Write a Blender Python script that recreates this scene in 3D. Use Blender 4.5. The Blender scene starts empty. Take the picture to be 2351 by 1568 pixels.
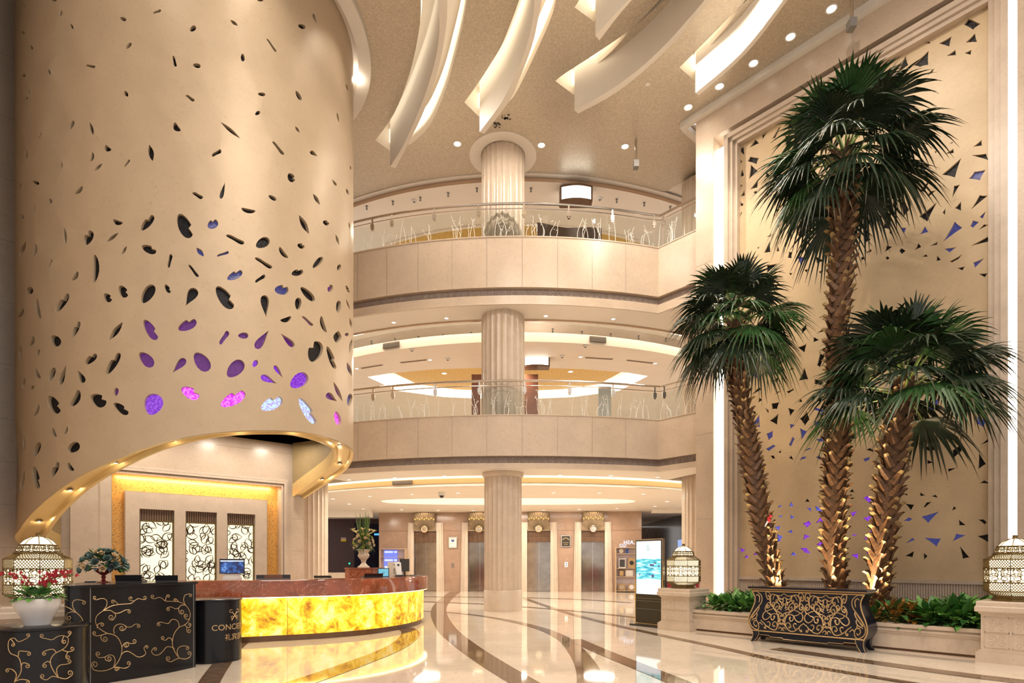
import bpy, bmesh, math, random
from mathutils import Vector, Matrix
from mathutils.geometry import delaunay_2d_cdt
random.seed(7)
R_ = math.radians
sc = bpy.context.scene
COL = sc.collection
# ------------------------------------------------------------------ camera
F = 1331.0            # focal length in pixels of the 2351 px frame
EYE = 1.45
HOR = 1290.0          # pixel row of the horizon
CU = 1175.5
cam_d = bpy.data.cameras.new('camera')
cam = bpy.data.objects.new('camera', cam_d)
COL.objects.link(cam)
cam.location = (0, 0, EYE)
cam.rotation_euler = (R_(90), 0, 0)
cam_d.sensor_width = 36
cam_d.sensor_fit = 'HORIZONTAL'
cam_d.lens = F / 2351 * 36
cam_d.shift_y = (HOR - 784) / 2351
cam_d.clip_end = 200
sc.camera = cam
# ------------------------------------------------------------------ view + world
sc.view_settings.view_transform = 'Standard'
sc.view_settings.look = 'None'
sc.view_settings.gamma = 1
sc.view_settings.use_curve_mapping = False
sc.view_settings.exposure = 0.28
sc.cycles.use_denoising = True
sc.cycles.max_bounces = 7
sc.cycles.diffuse_bounces = 3
sc.cycles.adaptive_threshold = 0.02
sc.cycles.glossy_bounces = 4
sc.cycles.transmission_bounces = 4
sc.cycles.transparent_max_bounces = 10
sc.cycles.sample_clamp_indirect = 4.0
sc.cycles.blur_glossy = 0.5
sc.cycles.caustics_reflective = False
sc.cycles.caustics_refractive = False
w = bpy.data.worlds.new('world'); sc.world = w
w.use_nodes = True
wb = w.node_tree.nodes['Background']
wb.inputs[0].default_value = (1.0, 0.93, 0.88, 1)
wb.inputs[1].default_value = 0.84

def lamp(kind, name, loc, energy, color=(1, .78, .55), size=.3, look=None, spot=None, blend=.5, size_y=None):
    d = bpy.data.lights.new(name, kind)
    d.energy = energy; d.color = color
    if kind == 'AREA':
        d.size = size
        if size_y: d.shape = 'RECTANGLE'; d.size_y = size_y
        else: d.shape = 'DISK'
    else:
        d.shadow_soft_size = size
    if kind == 'SPOT':
        d.spot_size = R_(spot or 60); d.spot_blend = blend
    o = bpy.data.objects.new(name, d); COL.objects.link(o)
    o.location = loc
    if look is not None:
        o.rotation_euler = (Vector(look) - Vector(loc)).to_track_quat('-Z', 'Y').to_euler()
    return o
WARM = (1, .76, .50); WARM2 = (1, .88, .74)
# lamps of the lobby ceiling and of the open floors
for lx, ly in ((-2.0, 15.4), (1.3, 15.4), (3.2, 15.2), (4.0, 13.4), (4.9, 11.8), (5.8, 10.2)):
    lamp('AREA', 'ceiling_downlight_lamp', (lx, ly, 13.45), 85 if lx < 4 else 135, WARM2, .28, (lx, ly, 0))
for lx, ly in ((-.5, 7.0), (2.5, 7.0), (4.5, 4.0), (0.5, 3.0)):
    lamp('AREA', 'lobby_ceiling_lamp', (lx, ly, 13.4), 260, WARM2, .9, (lx, ly, 0))
for lx, ly in ((-4.5, 19.8), (-1.8, 19.4), (1.8, 19.4), (4.4, 19.8), (-4, 26.6), (0, 26.8), (4, 26.6), (-7.5, 24), (7, 22)):
    lamp('AREA', 'ground_floor_lamp', (lx, ly, 3.8), 80, WARM2, .5 if ly < 25 else 1.4, (lx, ly, 0))
for lx, ly in ((-4.5, 20.5), (0.2, 20.2), (4.5, 20.5), (-3, 26.5), (3, 26.5)):
    lamp('AREA', 'second_floor_lamp', (lx, ly, 8.35), 130, WARM2, .6, (lx, ly, 0))
for lx, ly in ((-4.5, 20.5), (0.2, 20.2), (4.5, 20.5)):
    lamp('AREA', 'third_floor_lamp', (lx, ly, 13.05), 110, WARM2, .6, (lx, ly, 0))

# ------------------------------------------------------------------ pixel -> place
def ray(u, v): return ((u - CU) / F, (HOR - v) / F)      # X and Z-EYE per unit of Y
def at_y(u, v, Y):
    a, b = ray(u, v); return Vector((a * Y, Y, EYE + b * Y))
def at_z(u, v, Z):
    a, b = ray(u, v); Y = (Z - EYE) / b; return Vector((a * Y, Y, Z))
E = Vector((.6620, -.7495, 0)); N = Vector((.7495, .6620, 0))    # right wall: along (to the near end), into the wall
RA = math.atan2(E.y, E.x)
D2 = Vector((.7495, .6620, 0)); N2 = Vector((-.6620, .7495, 0))  # left wall: along (to the far end), into the wall
LA = math.atan2(D2.y, D2.x)
KR, KL = 14.26, 16.17
def on_r(u, v, k=KR):
    a, b = ray(u, v); Y = k / (N.x * a + N.y); p = Vector((a * Y, Y, EYE + b * Y))
    return p.dot(E), p.z
def on_l(u, v, k=KL):
    a, b = ray(u, v); Y = k / (N2.x * a + N2.y); p = Vector((a * Y, Y, EYE + b * Y))
    return p.dot(D2), p.z
def PR(s, k, z=0): return E * s + N * k + Vector((0, 0, z))
def PL(t, k, z=0): return D2 * t + N2 * k + Vector((0, 0, z))

# ------------------------------------------------------------------ mesh builder
class MB:
    def __init__(s): s.v = []; s.f = []; s.m = []
    def add(s, vs, fs, mi=0):
        b = len(s.v); s.v.extend(tuple(p) for p in vs)
        for f in fs: s.f.append([i + b for i in f]); s.m.append(mi)
        return s
    def box(s, x0, x1, y0, y1, z0, z1, mi=0, rz=0, c=None):
        vs = [(x, y, z) for z in (z0, z1) for x, y in ((x0, y0), (x1, y0), (x1, y1), (x0, y1))]
        if rz or c:
            M = Matrix.Rotation(rz, 4, 'Z'); c = Vector(c or (0, 0, 0))
            vs = [M @ Vector(p) + c for p in vs]
        return s.add(vs, [(3, 2, 1, 0), (4, 5, 6, 7), (0, 1, 5, 4), (1, 2, 6, 5), (2, 3, 7, 6), (3, 0, 4, 7)], mi)
    def quad(s, a, b, c, d, mi=0): return s.add([a, b, c, d], [(0, 1, 2, 3)], mi)
    def prism(s, poly, z0, z1, mi=0):
        n = len(poly)
        vs = [(p[0], p[1], z0) for p in poly] + [(p[0], p[1], z1) for p in poly]
        fs = [tuple(range(n))[::-1], tuple(range(n, 2 * n))] + [(i, (i + 1) % n, n + (i + 1) % n, n + i) for i in range(n)]
        return s.add(vs, fs, mi)
    def prism_y(s, poly, y0, y1, mi=0):      # poly in x,z
        n = len(poly)
        vs = [(p[0], y0, p[1]) for p in poly] + [(p[0], y1, p[1]) for p in poly]
        fs = [tuple(range(n)), tuple(range(n, 2 * n))[::-1]] + [(i, n + i, n + (i + 1) % n, (i + 1) % n) for i in range(n)]
        return s.add(vs, fs, mi)
    def lathe(s, prof, n=24, c=(0, 0, 0), mi=0, rf=None, ph=0):
        vs = []; m = len(prof)
        for r, z in prof:
            for i in range(n):
                a = 2 * math.pi * i / n + ph
                rr = r * (rf(i) if rf else 1)
                vs.append((c[0] + rr * math.cos(a), c[1] + rr * math.sin(a), c[2] + z))
        fs = [(j * n + i, j * n + (i + 1) % n, (j + 1) * n + (i + 1) % n, (j + 1) * n + i) for j in range(m - 1) for i in range(n)]
        if prof[0][0] > 1e-4: fs.append(tuple(range(n))[::-1])
        if prof[-1][0] > 1e-4: fs.append(tuple((m - 1) * n + i for i in range(n)))
        return s.add(vs, fs, mi)
    def tube(s, pts, r, n=6, mi=0, cap=True):
        pts = [Vector(p) for p in pts]; k = len(pts)
        if k < 2: return s
        rs = r if isinstance(r, (list, tuple)) else [r] * k
        vs = []; up = None
        for i, p in enumerate(pts):
            t = (pts[min(i + 1, k - 1)] - pts[max(i - 1, 0)])
            if t.length < 1e-9: t = Vector((0, 0, 1))
            t.normalize()
            if up is None:
                up = Vector((0, 0, 1)) if abs(t.z) < .9 else Vector((1, 0, 0))
            a = t.cross(up)
            if a.length < 1e-6: a = t.orthogonal()
            a.normalize(); b = a.cross(t).normalized(); up = b
            for j in range(n):
                th = 2 * math.pi * j / n
                vs.append(p + a * (math.cos(th) * rs[i]) + b * (math.sin(th) * rs[i]))
        fs = [(i * n + j, i * n + (j + 1) % n, (i + 1) * n + (j + 1) % n, (i + 1) * n + j) for i in range(k - 1) for j in range(n)]
        if cap: fs += [tuple(range(n))[::-1], tuple((k - 1) * n + j for j in range(n))]
        return s.add(vs, fs, mi)
    def ball(s, c, r, n=8, m=6, mi=0, sc_=(1, 1, 1)):
        vs = [(c[0], c[1], c[2] - r * sc_[2])]
        for j in range(1, m):
            a = math.pi * j / m
            for i in range(n):
                b = 2 * math.pi * i / n
                vs.append((c[0] + r * sc_[0] * math.sin(a) * math.cos(b), c[1] + r * sc_[1] * math.sin(a) * math.sin(b), c[2] - r * sc_[2] * math.cos(a)))
        vs.append((c[0], c[1], c[2] + r * sc_[2]))
        fs = [(0, 1 + (i + 1) % n, 1 + i) for i in range(n)]
        for j in range(m - 2):
            fs += [(1 + j * n + i, 1 + j * n + (i + 1) % n, 1 + (j + 1) * n + (i + 1) % n, 1 + (j + 1) * n + i) for i in range(n)]
        L = 1 + (m - 2) * n; T = len(vs) - 1
        fs += [(L + i, L + (i + 1) % n, T) for i in range(n)]
        return s.add(vs, fs, mi)
    def sweep(s, path, prof, mi=0, closed_prof=True, closed_path=False, cap=True):
        P = [Vector((p[0], p[1])) for p in path]; k = len(P); m = len(prof); vs = []
        for i in range(k):
            if closed_path: a, b = P[i - 1], P[(i + 1) % k]
            else: a, b = P[max(i - 1, 0)], P[min(i + 1, k - 1)]
            d1 = (P[i] - a); d2 = (b - P[i])
            if d1.length < 1e-9: d1 = d2
            if d2.length < 1e-9: d2 = d1
            d1 = d1.normalized(); d2 = d2.normalized()
            n1 = Vector((d1.y, -d1.x)); n2 = Vector((d2.y, -d2.x))
            nn = (n1 + n2)
            nn = nn.normalized() if nn.length > 1e-6 else n1
            sc_ = 1 / max(.35, nn.dot(n1))
            for off, z in prof:
                q = P[i] + nn * (off * sc_); vs.append((q.x, q.y, z))
        fs = []
        for i in range(k if closed_path else k - 1):
            i2 = (i + 1) % k
            for j in range(m if closed_prof else m - 1):
                j2 = (j + 1) % m
                fs.append((i * m + j, i2 * m + j, i2 * m + j2, i * m + j2))
        if cap and closed_prof and not closed_path:
            fs += [tuple(range(m))[::-1], tuple((k - 1) * m + j for j in range(m))]
        return s.add(vs, fs, mi)
    def build(s, name, mats, parent=None, smooth=38, loc=None, rz=0, fix=True):
        me = bpy.data.meshes.new(name)
        me.from_pydata(s.v, [], s.f)
        if not isinstance(mats, (list, tuple)): mats = [mats]
        for m in mats: me.materials.append(m)
        if len(mats) > 1: me.polygons.foreach_set('material_index', s.m)
        if fix:
            bm = bmesh.new(); bm.from_mesh(me)
            bmesh.ops.recalc_face_normals(bm, faces=bm.faces); bm.to_mesh(me); bm.free()
        if smooth:
            me.polygons.foreach_set('use_smooth', [True] * len(me.polygons))
            me.set_sharp_from_angle(angle=R_(smooth))
        me.update()
        o = bpy.data.objects.new(name, me); COL.objects.link(o)
        if loc is not None: o.location = loc
        if rz: o.rotation_euler.z = rz
        if parent: o.parent = parent
        return o

def thing(name, label, cat, loc=(0, 0, 0), rz=0, group=None):
    o = bpy.data.objects.new(name, None); COL.objects.link(o)
    o.empty_display_size = .2
    o.location = loc; o.rotation_euler = (0, 0, rz)
    return tag(o, label, cat, group)
def tag(o, label, cat, group=None):
    o['label'] = label; o['category'] = cat
    if group: o['group'] = group
    return o
def struct(o):
    o['kind'] = 'structure'; return o
def copy_tree(o, parent=None):
    c = o.copy(); COL.objects.link(c)
    if parent: c.parent = parent
    for ch in list(o.children): copy_tree(ch, c)
    return c
ORD = ['first', 'second', 'third', 'fourth', 'fifth', 'sixth', 'seventh', 'eighth', 'ninth', 'tenth', 'eleventh', 'twelfth']
def smooth_pts(pts, n=4):
    """Catmull-Rom through a list of points"""
    P = [Vector(p) for p in pts]
    if len(P) == 2: return [P[0].lerp(P[1], k / 6) for k in range(7)]
    out = []
    for i in range(len(P) - 1):
        a = P[max(i - 1, 0)]; b = P[i]; c = P[i + 1]; d = P[min(i + 2, len(P) - 1)]
        for k in range(n):
            t = k / n
            out.append(.5 * ((2 * b) + (c - a) * t + (2 * a - 5 * b + 4 * c - d) * t * t + (3 * b - a - 3 * c + d) * t ** 3))
    out.append(P[-1]); return out
def ccw(p):
    p = [Vector((q[0], q[1])) for q in p]
    return p if sum(p[i - 1].x * p[i].y - p[i].x * p[i - 1].y for i in range(len(p))) > 0 else p[::-1]
def perforated(outer, holes, extra, keep=None):
    outer = ccw(outer); holes = [ccw(h) for h in holes]
    vs = [Vector(p) for p in outer]; faces = [list(range(len(vs)))]
    for h in holes:
        b = len(vs); vs += [Vector(p) for p in h]; faces.append(list(range(b, b + len(h))))
    vs += [Vector(p) for p in extra]
    edges = [(f[k], f[(k + 1) % len(f)]) for f in faces for k in range(len(f))]
    r = delaunay_2d_cdt(vs, edges, [], 0, 1e-6)
    ov, of = r[0], r[2]
    def inside(p, poly):
        c = False; j = len(poly) - 1
        for i in range(len(poly)):
            a, d = poly[i], poly[j]
            if (a.y > p.y) != (d.y > p.y) and p.x < (d.x - a.x) * (p.y - a.y) / (d.y - a.y) + a.x: c = not c
            j = i
        return c
    bbs = [(min(q.x for q in h), max(q.x for q in h), min(q.y for q in h), max(q.y for q in h), h) for h in holes]
    fs = []
    for f in of:
        c = (ov[f[0]] + ov[f[1]] + ov[f[2]]) / 3
        if not inside(c, outer): continue
        if any(x0 <= c.x <= x1 and y0 <= c.y <= y1 and inside(c, h) for x0, x1, y0, y1, h in bbs): continue
        fs.append(f)
    return [(p.x, p.y) for p in ov], fs

# ------------------------------------------------------------------ materials
def nodes(name):
    m = bpy.data.materials.new(name); m.use_nodes = True
    nt = m.node_tree; return m, nt, nt.nodes['Principled BSDF']
def mat(name, col, rough=.5, metal=0, noise=None, bump=None, emit=None, spec=None, coat=0, cracks=None, col2=None, trans=None, sheen=None):
    """noise=(scale, strength) colour mottling, bump=(scale, strength), cracks=(scale, width, colour)"""
    m, nt, b = nodes(name)
    b.inputs['Base Color'].default_value = (*col, 1)
    b.inputs['Roughness'].default_value = rough
    b.inputs['Metallic'].default_value = metal
    if spec is not None: b.inputs['Specular IOR Level'].default_value = spec
    if coat: b.inputs['Coat Weight'].default_value = coat; b.inputs['Coat Roughness'].default_value = .05
    L = nt.links
    tc = nt.nodes.new('ShaderNodeTexCoord')
    out = None
    if noise:
        n = nt.nodes.new('ShaderNodeTexNoise'); n.inputs['Scale'].default_value = noise[0]; n.inputs['Detail'].default_value = 6
        n.inputs['Roughness'].default_value = .65
        L.new(tc.outputs['Object'], n.inputs['Vector'])
        rp = nt.nodes.new('ShaderNodeValToRGB')
        c2 = col2 or tuple(c * (1 - noise[1]) for c in col)
        rp.color_ramp.elements[0].position = .35; rp.color_ramp.elements[0].color = (*c2, 1)
        rp.color_ramp.elements[1].position = .65; rp.color_ramp.elements[1].color = (*col, 1)
        L.new(n.outputs['Fac'], rp.inputs['Fac']); out = rp.outputs['Color']
    if cracks:
        n = nt.nodes.new('ShaderNodeTexNoise'); n.inputs['Scale'].default_value = cracks[0]; n.inputs['Detail'].default_value = 4; n.inputs['Distortion'].default_value = 1.5
        L.new(tc.outputs['Object'], n.inputs['Vector'])
        rp = nt.nodes.new('ShaderNodeValToRGB')
        w_ = cracks[1]; e = rp.color_ramp.elements
        e[0].position = .5 - w_; e[0].color = (0, 0, 0, 1); e[1].position = .5 + w_; e[1].color = (0, 0, 0, 1)
        mid = e.new(.5); mid.color = (1, 1, 1, 1)
        L.new(n.outputs['Fac'], rp.inputs['Fac'])
        n2 = nt.nodes.new('ShaderNodeTexNoise'); n2.inputs['Scale'].default_value = cracks[0] * .8
        L.new(tc.outputs['Object'], n2.inputs['Vector'])
        mm = nt.nodes.new('ShaderNodeMath'); mm.operation = 'MULTIPLY'
        L.new(rp.outputs['Color'], mm.inputs[0]); L.new(n2.outputs['Fac'], mm.inputs[1])
        mx = nt.nodes.new('ShaderNodeMix'); mx.data_type = 'RGBA'
        L.new(mm.outputs[0], mx.inputs['Factor'])
        if out: L.new(out, mx.inputs['A'])
        else: mx.inputs['A'].default_value = (*col, 1)
        mx.inputs['B'].default_value = (*cracks[2], 1); out = mx.outputs['Result']
    if out: L.new(out, b.inputs['Base Color'])
    if bump:
        n = nt.nodes.new('ShaderNodeTexNoise'); n.inputs['Scale'].default_value = bump[0]; n.inputs['Detail'].default_value = 3
        L.new(tc.outputs['Object'], n.inputs['Vector'])
        bp = nt.nodes.new('ShaderNodeBump'); bp.inputs['Strength'].default_value = bump[1]; bp.inputs['Distance'].default_value = .02
        L.new(n.outputs['Fac'], bp.inputs['Height']); L.new(bp.outputs['Normal'], b.inputs['Normal'])
    if emit:
        b.inputs['Emission Color'].default_value = (*emit[0], 1); b.inputs['Emission Strength'].default_value = emit[1]
    return m
def emat(name, col, s): return mat(name, (.02, .02, .02), .6, emit=(col, s), spec=.1)

STONE = mat('beige_stone', (.65, .52, .40), .28, noise=(1.2, .13), cracks=(7, .012, (.30, .20, .14)), spec=.5)
STONE_L = mat('pale_stone', (.66, .54, .43), .30, noise=(2.5, .12), cracks=(6, .008, (.36, .26, .19)))
STONE_D = mat('carved_grey_stone', (.33, .26, .225), .5, noise=(5, .2))
FLOOR = mat('cream_marble_floor', (.80, .69, .565), .045, noise=(.9, .13), cracks=(2.2, .01, (.45, .34, .25)), spec=.75)
BAND = mat('brown_marble_band', (.20, .125, .075), .05, noise=(6, .45), cracks=(8, .02, (.42, .30, .20)), spec=.7)
PLASTER = mat('warm_white_plaster', (.84, .76, .66), .55, noise=(2, .04))
PLASTER_W = mat('white_plaster', (.86, .81, .74), .5, noise=(2, .03))
FOIL = mat('champagne_foil_ceiling', (.74, .655, .53), .36, .35, noise=(24, .30), bump=(40, .12), cracks=(30, .05, (.32, .25, .18)))
DRUM = mat('gold_beige_lacquer', (.545, .42, .285), .44, .14, noise=(1.6, .08), cracks=(4.5, .006, (.33, .22, .12)), bump=(60, .03))
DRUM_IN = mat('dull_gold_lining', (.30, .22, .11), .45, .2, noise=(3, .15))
LIP = mat('satin_gold_lip', (.68, .50, .22), .32, .45, noise=(4, .08))
PANEL = mat('sand_plaster_panel', (.70, .53, .33), .42, noise=(1.1, .14), cracks=(5, .008, (.40, .27, .15)))
INLAY = mat('dark_glass', (.014, .013, .016), .3, noise=(9, .5), bump=(50, .3), spec=.2)
INLAY_B = mat('blue_violet_glass', (.05, .04, .12), .12, noise=(30, .6), bump=(50, .3), emit=((.10, .13, .55), .22))
INLAY_P = mat('violet_glass', (.10, .02, .14), .12, noise=(30, .6), bump=(50, .3), emit=((.32, .04, .55), .16))
def lit_inlay(name, ca, cb, s):
    m, nt, b = nodes(name)
    b.inputs['Base Color'].default_value = (.05, .02, .08, 1); b.inputs['Roughness'].default_value = .15
    tc = nt.nodes.new('ShaderNodeTexCoord'); n = nt.nodes.new('ShaderNodeTexNoise'); n.inputs['Scale'].default_value = 28; n.inputs['Detail'].default_value = 3
    nt.links.new(tc.outputs['Object'], n.inputs['Vector'])
    rp = nt.nodes.new('ShaderNodeValToRGB'); rp.color_ramp.elements[0].position = .42; rp.color_ramp.elements[0].color = (*ca, 1)
    rp.color_ramp.elements[1].position = .6; rp.color_ramp.elements[1].color = (*cb, 1)
    nt.links.new(n.outputs['Fac'], rp.inputs['Fac']); nt.links.new(rp.outputs['Color'], b.inputs['Emission Color'])
    b.inputs['Emission Strength'].default_value = s; return m
INLAY_V = lit_inlay('bright_violet_glass', (.16, .01, .55), (.38, .08, .85), .75)
INLAY_M = lit_inlay('lit_magenta_glass', (.62, .0, .78), (1.0, .25, 1.0), 1.0)
INLAY_C = lit_inlay('lit_ice_blue_glass', (.45, .35, 1.0), (.55, .95, 1.0), 1.0)
INLAY_W = lit_inlay('lit_blue_glass', (.06, .07, .50), (.14, .16, .72), .8)
RED = mat('red_brown_marble', (.34, .095, .045), .10, noise=(3, .45), cracks=(3, .009, (.75, .45, .30)), spec=.6)
def onyx():
    m, nt, b = nodes('backlit_yellow_onyx')
    b.inputs['Roughness'].default_value = .12
    tc = nt.nodes.new('ShaderNodeTexCoord')
    n = nt.nodes.new('ShaderNodeTexNoise'); n.inputs['Scale'].default_value = 3.6; n.inputs['Detail'].default_value = 10; n.inputs['Roughness'].default_value = .72; n.inputs['Distortion'].default_value = .6
    nt.links.new(tc.outputs['Object'], n.inputs['Vector'])
    rp = nt.nodes.new('ShaderNodeValToRGB'); e = rp.color_ramp.elements
    e[0].position = .34; e[0].color = (.26, .07, .004, 1); e[1].position = .66; e[1].color = (1, .86, .42, 1)
    k = e.new(.44); k.color = (.80, .44, .012, 1); k = e.new(.52); k.color = (1.0, .68, .04, 1)
    nt.links.new(n.outputs['Fac'], rp.inputs['Fac'])
    nt.links.new(rp.outputs['Color'], b.inputs['Base Color']); nt.links.new(rp.outputs['Color'], b.inputs['Emission Color'])
    b.inputs['Emission Strength'].default_value = .50; return m
ONYX = onyx()
BLACK = mat('black_lacquer', (.009, .009, .012), .2, noise=(3, .2), spec=.32)
BLACK_M = mat('matt_black', (.015, .015, .016), .5)
NAVY = mat('navy_black_lacquer', (.008, .011, .024), .26, noise=(3, .2), spec=.35)
GOLDL = mat('gold_line', (.62, .42, .21), .38, .4, noise=(20, .1))
GOLD = mat('polished_gold', (.60, .46, .28), .30, .6, noise=(8, .15))
BRASS = mat('aged_brass', (.22, .15, .06), .38, .8, noise=(14, .3))
STEEL = mat('brushed_steel', (.62, .55, .48), .20, .95, noise=(10, .08))
MIRROR = mat('mirror_steel_door', (.42, .37, .32), .11, .92, noise=(2.0, .25))
BRONZE = mat('bronze_panel', (.17, .095, .055), .35, .4, noise=(5, .2))
BROWN_ST = mat('brown_marble_wall', (.43, .285, .20), .16, noise=(1.3, .2), cracks=(2.0, .006, (.62, .45, .32)), spec=.5)
WOOD_D = mat('dark_red_wood', (.055, .014, .012), .32, noise=(7, .25))
WOOD_R = mat('red_brown_wood', (.19, .07, .035), .35, noise=(8, .25))
WALNUT = mat('dark_walnut', (.055, .030, .020), .38, noise=(9, .3))
LINEN = mat('brown_slats', (.20, .12, .075), .5, noise=(12, .15))
MOSAIC_m, _nt, _b = nodes('gold_mosaic')
_b.inputs['Roughness'].default_value = .3; _b.inputs['Metallic'].default_value = .25
_tc = _nt.nodes.new('ShaderNodeTexCoord'); _vo = _nt.nodes.new('ShaderNodeTexVoronoi'); _vo.inputs['Scale'].default_value = 24
_nt.links.new(_tc.outputs['Object'], _vo.inputs['Vector'])
_rp = _nt.nodes.new('ShaderNodeValToRGB'); _e = _rp.color_ramp.elements
_e[0].position = .18; _e[0].color = (.16, .06, .012, 1); _e[1].position = .27; _e[1].color = (.80, .42, .10, 1)
_nt.links.new(_vo.outputs['Distance'], _rp.inputs['Fac']); _nt.links.new(_rp.outputs['Color'], _b.inputs['Base Color'])
MOSAIC = MOSAIC_m
GOLDC = mat('gold_leaf_ceiling', (.80, .52, .13), .4, .3, noise=(14, .3))
GLASS_m, _nt, _b = nodes('clear_glass'); _nt.nodes.remove(_b)
_t = _nt.nodes.new('ShaderNodeBsdfTransparent'); _t.inputs[0].default_value = (.90, .93, .89, 1)
_g = _nt.nodes.new('ShaderNodeBsdfGlossy'); _g.inputs['Roughness'].default_value = .02
_fr = _nt.nodes.new('ShaderNodeFresnel'); _fr.inputs['IOR'].default_value = 1.45
_mx = _nt.nodes.new('ShaderNodeMixShader')
_nt.links.new(_fr.outputs[0], _mx.inputs[0]); _nt.links.new(_t.outputs[0], _mx.inputs[1]); _nt.links.new(_g.outputs[0], _mx.inputs[2])
_nt.links.new(_mx.outputs[0], _nt.nodes['Material Output'].inputs['Surface'])
GLASS = GLASS_m
ETCH = mat('etched_white', (.86, .84, .78), .6)
COVE = emat('cove_light', (1, .84, .60), 5.0)
SLOT_E = emat('slot_light', (1, .84, .60), 2.4)
COVE_S = emat('soft_cove_light', (1, .86, .66), 2.2)
STRIP = emat('white_strip_light', (1, .90, .74), 5.0)
LAMP_E = emat('lamp_diffuser', (1, .92, .78), 4.0)
LAMP_W = emat('lit_lamp_panel', (1, .95, .86), 2.2)
LATT_E = emat('lit_screen_panel', (1, .84, .52), 1.35)
LANT_E = emat('lantern_glow', (1, .84, .54), 2.1)
WHITE = mat('white_ceramic', (.78, .77, .78), .15, noise=(3, .03))
WHITE_P = mat('white_plastic', (.75, .73, .70), .35)
DARK_P = mat('dark_plastic', (.02, .02, .022), .3)
GREY_P = mat('grey_plastic', (.22, .21, .20), .4)
TRIM = mat('polished_rose_gold', (.62, .47, .36), .2, .9)
SOIL = mat('dark_soil', (.045, .03, .02), .9, noise=(30, .5))
# ================================================================== SETTING
AC = Vector((.21, 30.5))          # centre of the curved balconies
def arc(Rr, a0, a1, n=24):        # angles from -Y, positive to the right
    return [(AC.x + Rr * math.sin(R_(a0 + (a1 - a0) * i / n)), AC.y - Rr * math.cos(R_(a0 + (a1 - a0) * i / n))) for i in range(n + 1)]
def ang_of(p): return math.degrees(math.atan2(p[0] - AC.x, AC.y - p[1]))
# floor
b = MB(); b.quad((-16, -6, 0), (18, -6, 0), (18, 44, 0), (-16, 44, 0))
floor = struct(b.build('floor', FLOOR, smooth=0))
def band(name, pts, w0, w1=None, z=.0025, m=BAND):
    P = smooth_pts([(p[0], p[1], 0) for p in pts], 6); vs = []; k = len(P)
    for i, p in enumerate(P):
        t = (P[min(i + 1, k - 1)] - P[max(i - 1, 0)]).normalized(); n = Vector((t.y, -t.x, 0))
        w_ = (w0 + ((w1 if w1 is not None else w0) - w0) * i / (k - 1)) / 2
        vs += [p + n * w_ + Vector((0, 0, z)), p - n * w_ + Vector((0, 0, z))]
    bb = MB(); bb.add(vs, [(2 * i, 2 * i + 1, 2 * i + 3, 2 * i + 2) for i in range(k - 1)])
    return struct(bb.build(name, m, smooth=0))
def fl(*uv): return [at_z(u, v, 0) for u, v in uv]
band('trim_1', fl((1046, 1358), (1022, 1377), (1007, 1402), (1023, 1441), (1066, 1480), (1129, 1523), (1204, 1568), (1300, 1625)), .50, .34)
band('trim_2', fl((952, 1402), (1040, 1407), (1130, 1418), (1224, 1438), (1290, 1464), (1327, 1499), (1352, 1543), (1360, 1600)), .16, .36, .003)
band('trim_3', fl((1207, 1375), (1292, 1404), (1394, 1431), (1510, 1457), (1650, 1486), (1804, 1520), (2088, 1568), (2351, 1610)), .22, .20, .0035)
band('trim_4', fl((1780, 1489), (1990, 1519), (2209, 1549), (2351, 1566), (2700, 1610)), .34, .34, .004)
band('trim_5', fl((1318, 1468), (1384, 1497), (1456, 1526), (1560, 1568), (1700, 1630)), .30, .30, .0045)
band('trim_6', fl((930, 1442), (942, 1452), (932, 1470), (890, 1495), (800, 1530), (690, 1568), (560, 1610)), .36, .36, .005)
band('trim_7', fl((560, 1470), (535, 1492), (505, 1530), (480, 1568), (455, 1620)), .26, .24, .0055)
band('trim_8', fl((960, 1381), (1110, 1387), (1210, 1394), (1330, 1404), (1452, 1417), (1510, 1424)), .30, .22, .006)
band('trim_9', fl((970, 1370), (1110, 1371), (1300, 1375), (1450, 1384)), .35, .3, .0065)
# joints of the marble slabs
JOINT = mat('floor_joint', (.46, .38, .30), .2)
for i, (pa, pb) in enumerate((((990, 1430), (1700, 1400)), ((860, 1500), (1500, 1560)))):
    pass

# ---- main ceiling with slots, ring opening
CZ = 13.6
DC = Vector((-7.06, 13.30)); DR = 3.30
def cei(*uv): return [Vector(at_z(u, v, CZ).xy) for u, v in uv]
def cei2(*uv): return [Vector(at_z(u, v, CZ - .83).xy) for u, v in uv]
def ext(pts, k=3.0):     # carry a line on beyond the frame, bending on
    d = (pts[0] - pts[1]).normalized(); d0 = (pts[1] - pts[2]).normalized()
    a0 = math.atan2(d.y, d.x) - math.atan2(d0.y, d0.x); a = math.atan2(d.y, d.x); p = pts[0]; out = []
    a0 = max(-.12, min(.12, a0))
    for _ in range(3):
        a += a0; p = p + Vector((math.cos(a), math.sin(a))) * (k / 3); out.insert(0, p)
    return out + pts
def sm2(pts, n=4): return [Vector((p.x, p.y)) for p in smooth_pts([(q.x, q.y, 0) for q in pts], n)]
FINS = []
SLOT_SOFT = emat('soft_slot_light', (1, .84, .62), 1.3)
def fin(sl, end, bl, br, sr=None, k=3.0):
    SLt = sm2(ext(cei(*sl), k)); BLt = sm2(ext(cei2(*bl), k)); BRt = sm2(ext(cei2(*br), k))
    if sr: SRt = sm2(ext(cei(*sr), k)) + cei(end)
    else:
        SRt = []
        for i, p in enumerate(BRt):
            t = (BRt[min(i + 1, len(BRt) - 1)] - BRt[max(i - 1, 0)]).normalized()
            f = min(1, (len(BRt) - 1 - i) / 6)
            SRt.append(p + Vector((-t.y, t.x)) * (.04 + .30 * f))
        SRt[-1] = cei(end)[0]
    FINS.append((SLt, SRt, BLt, BRt))
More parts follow.
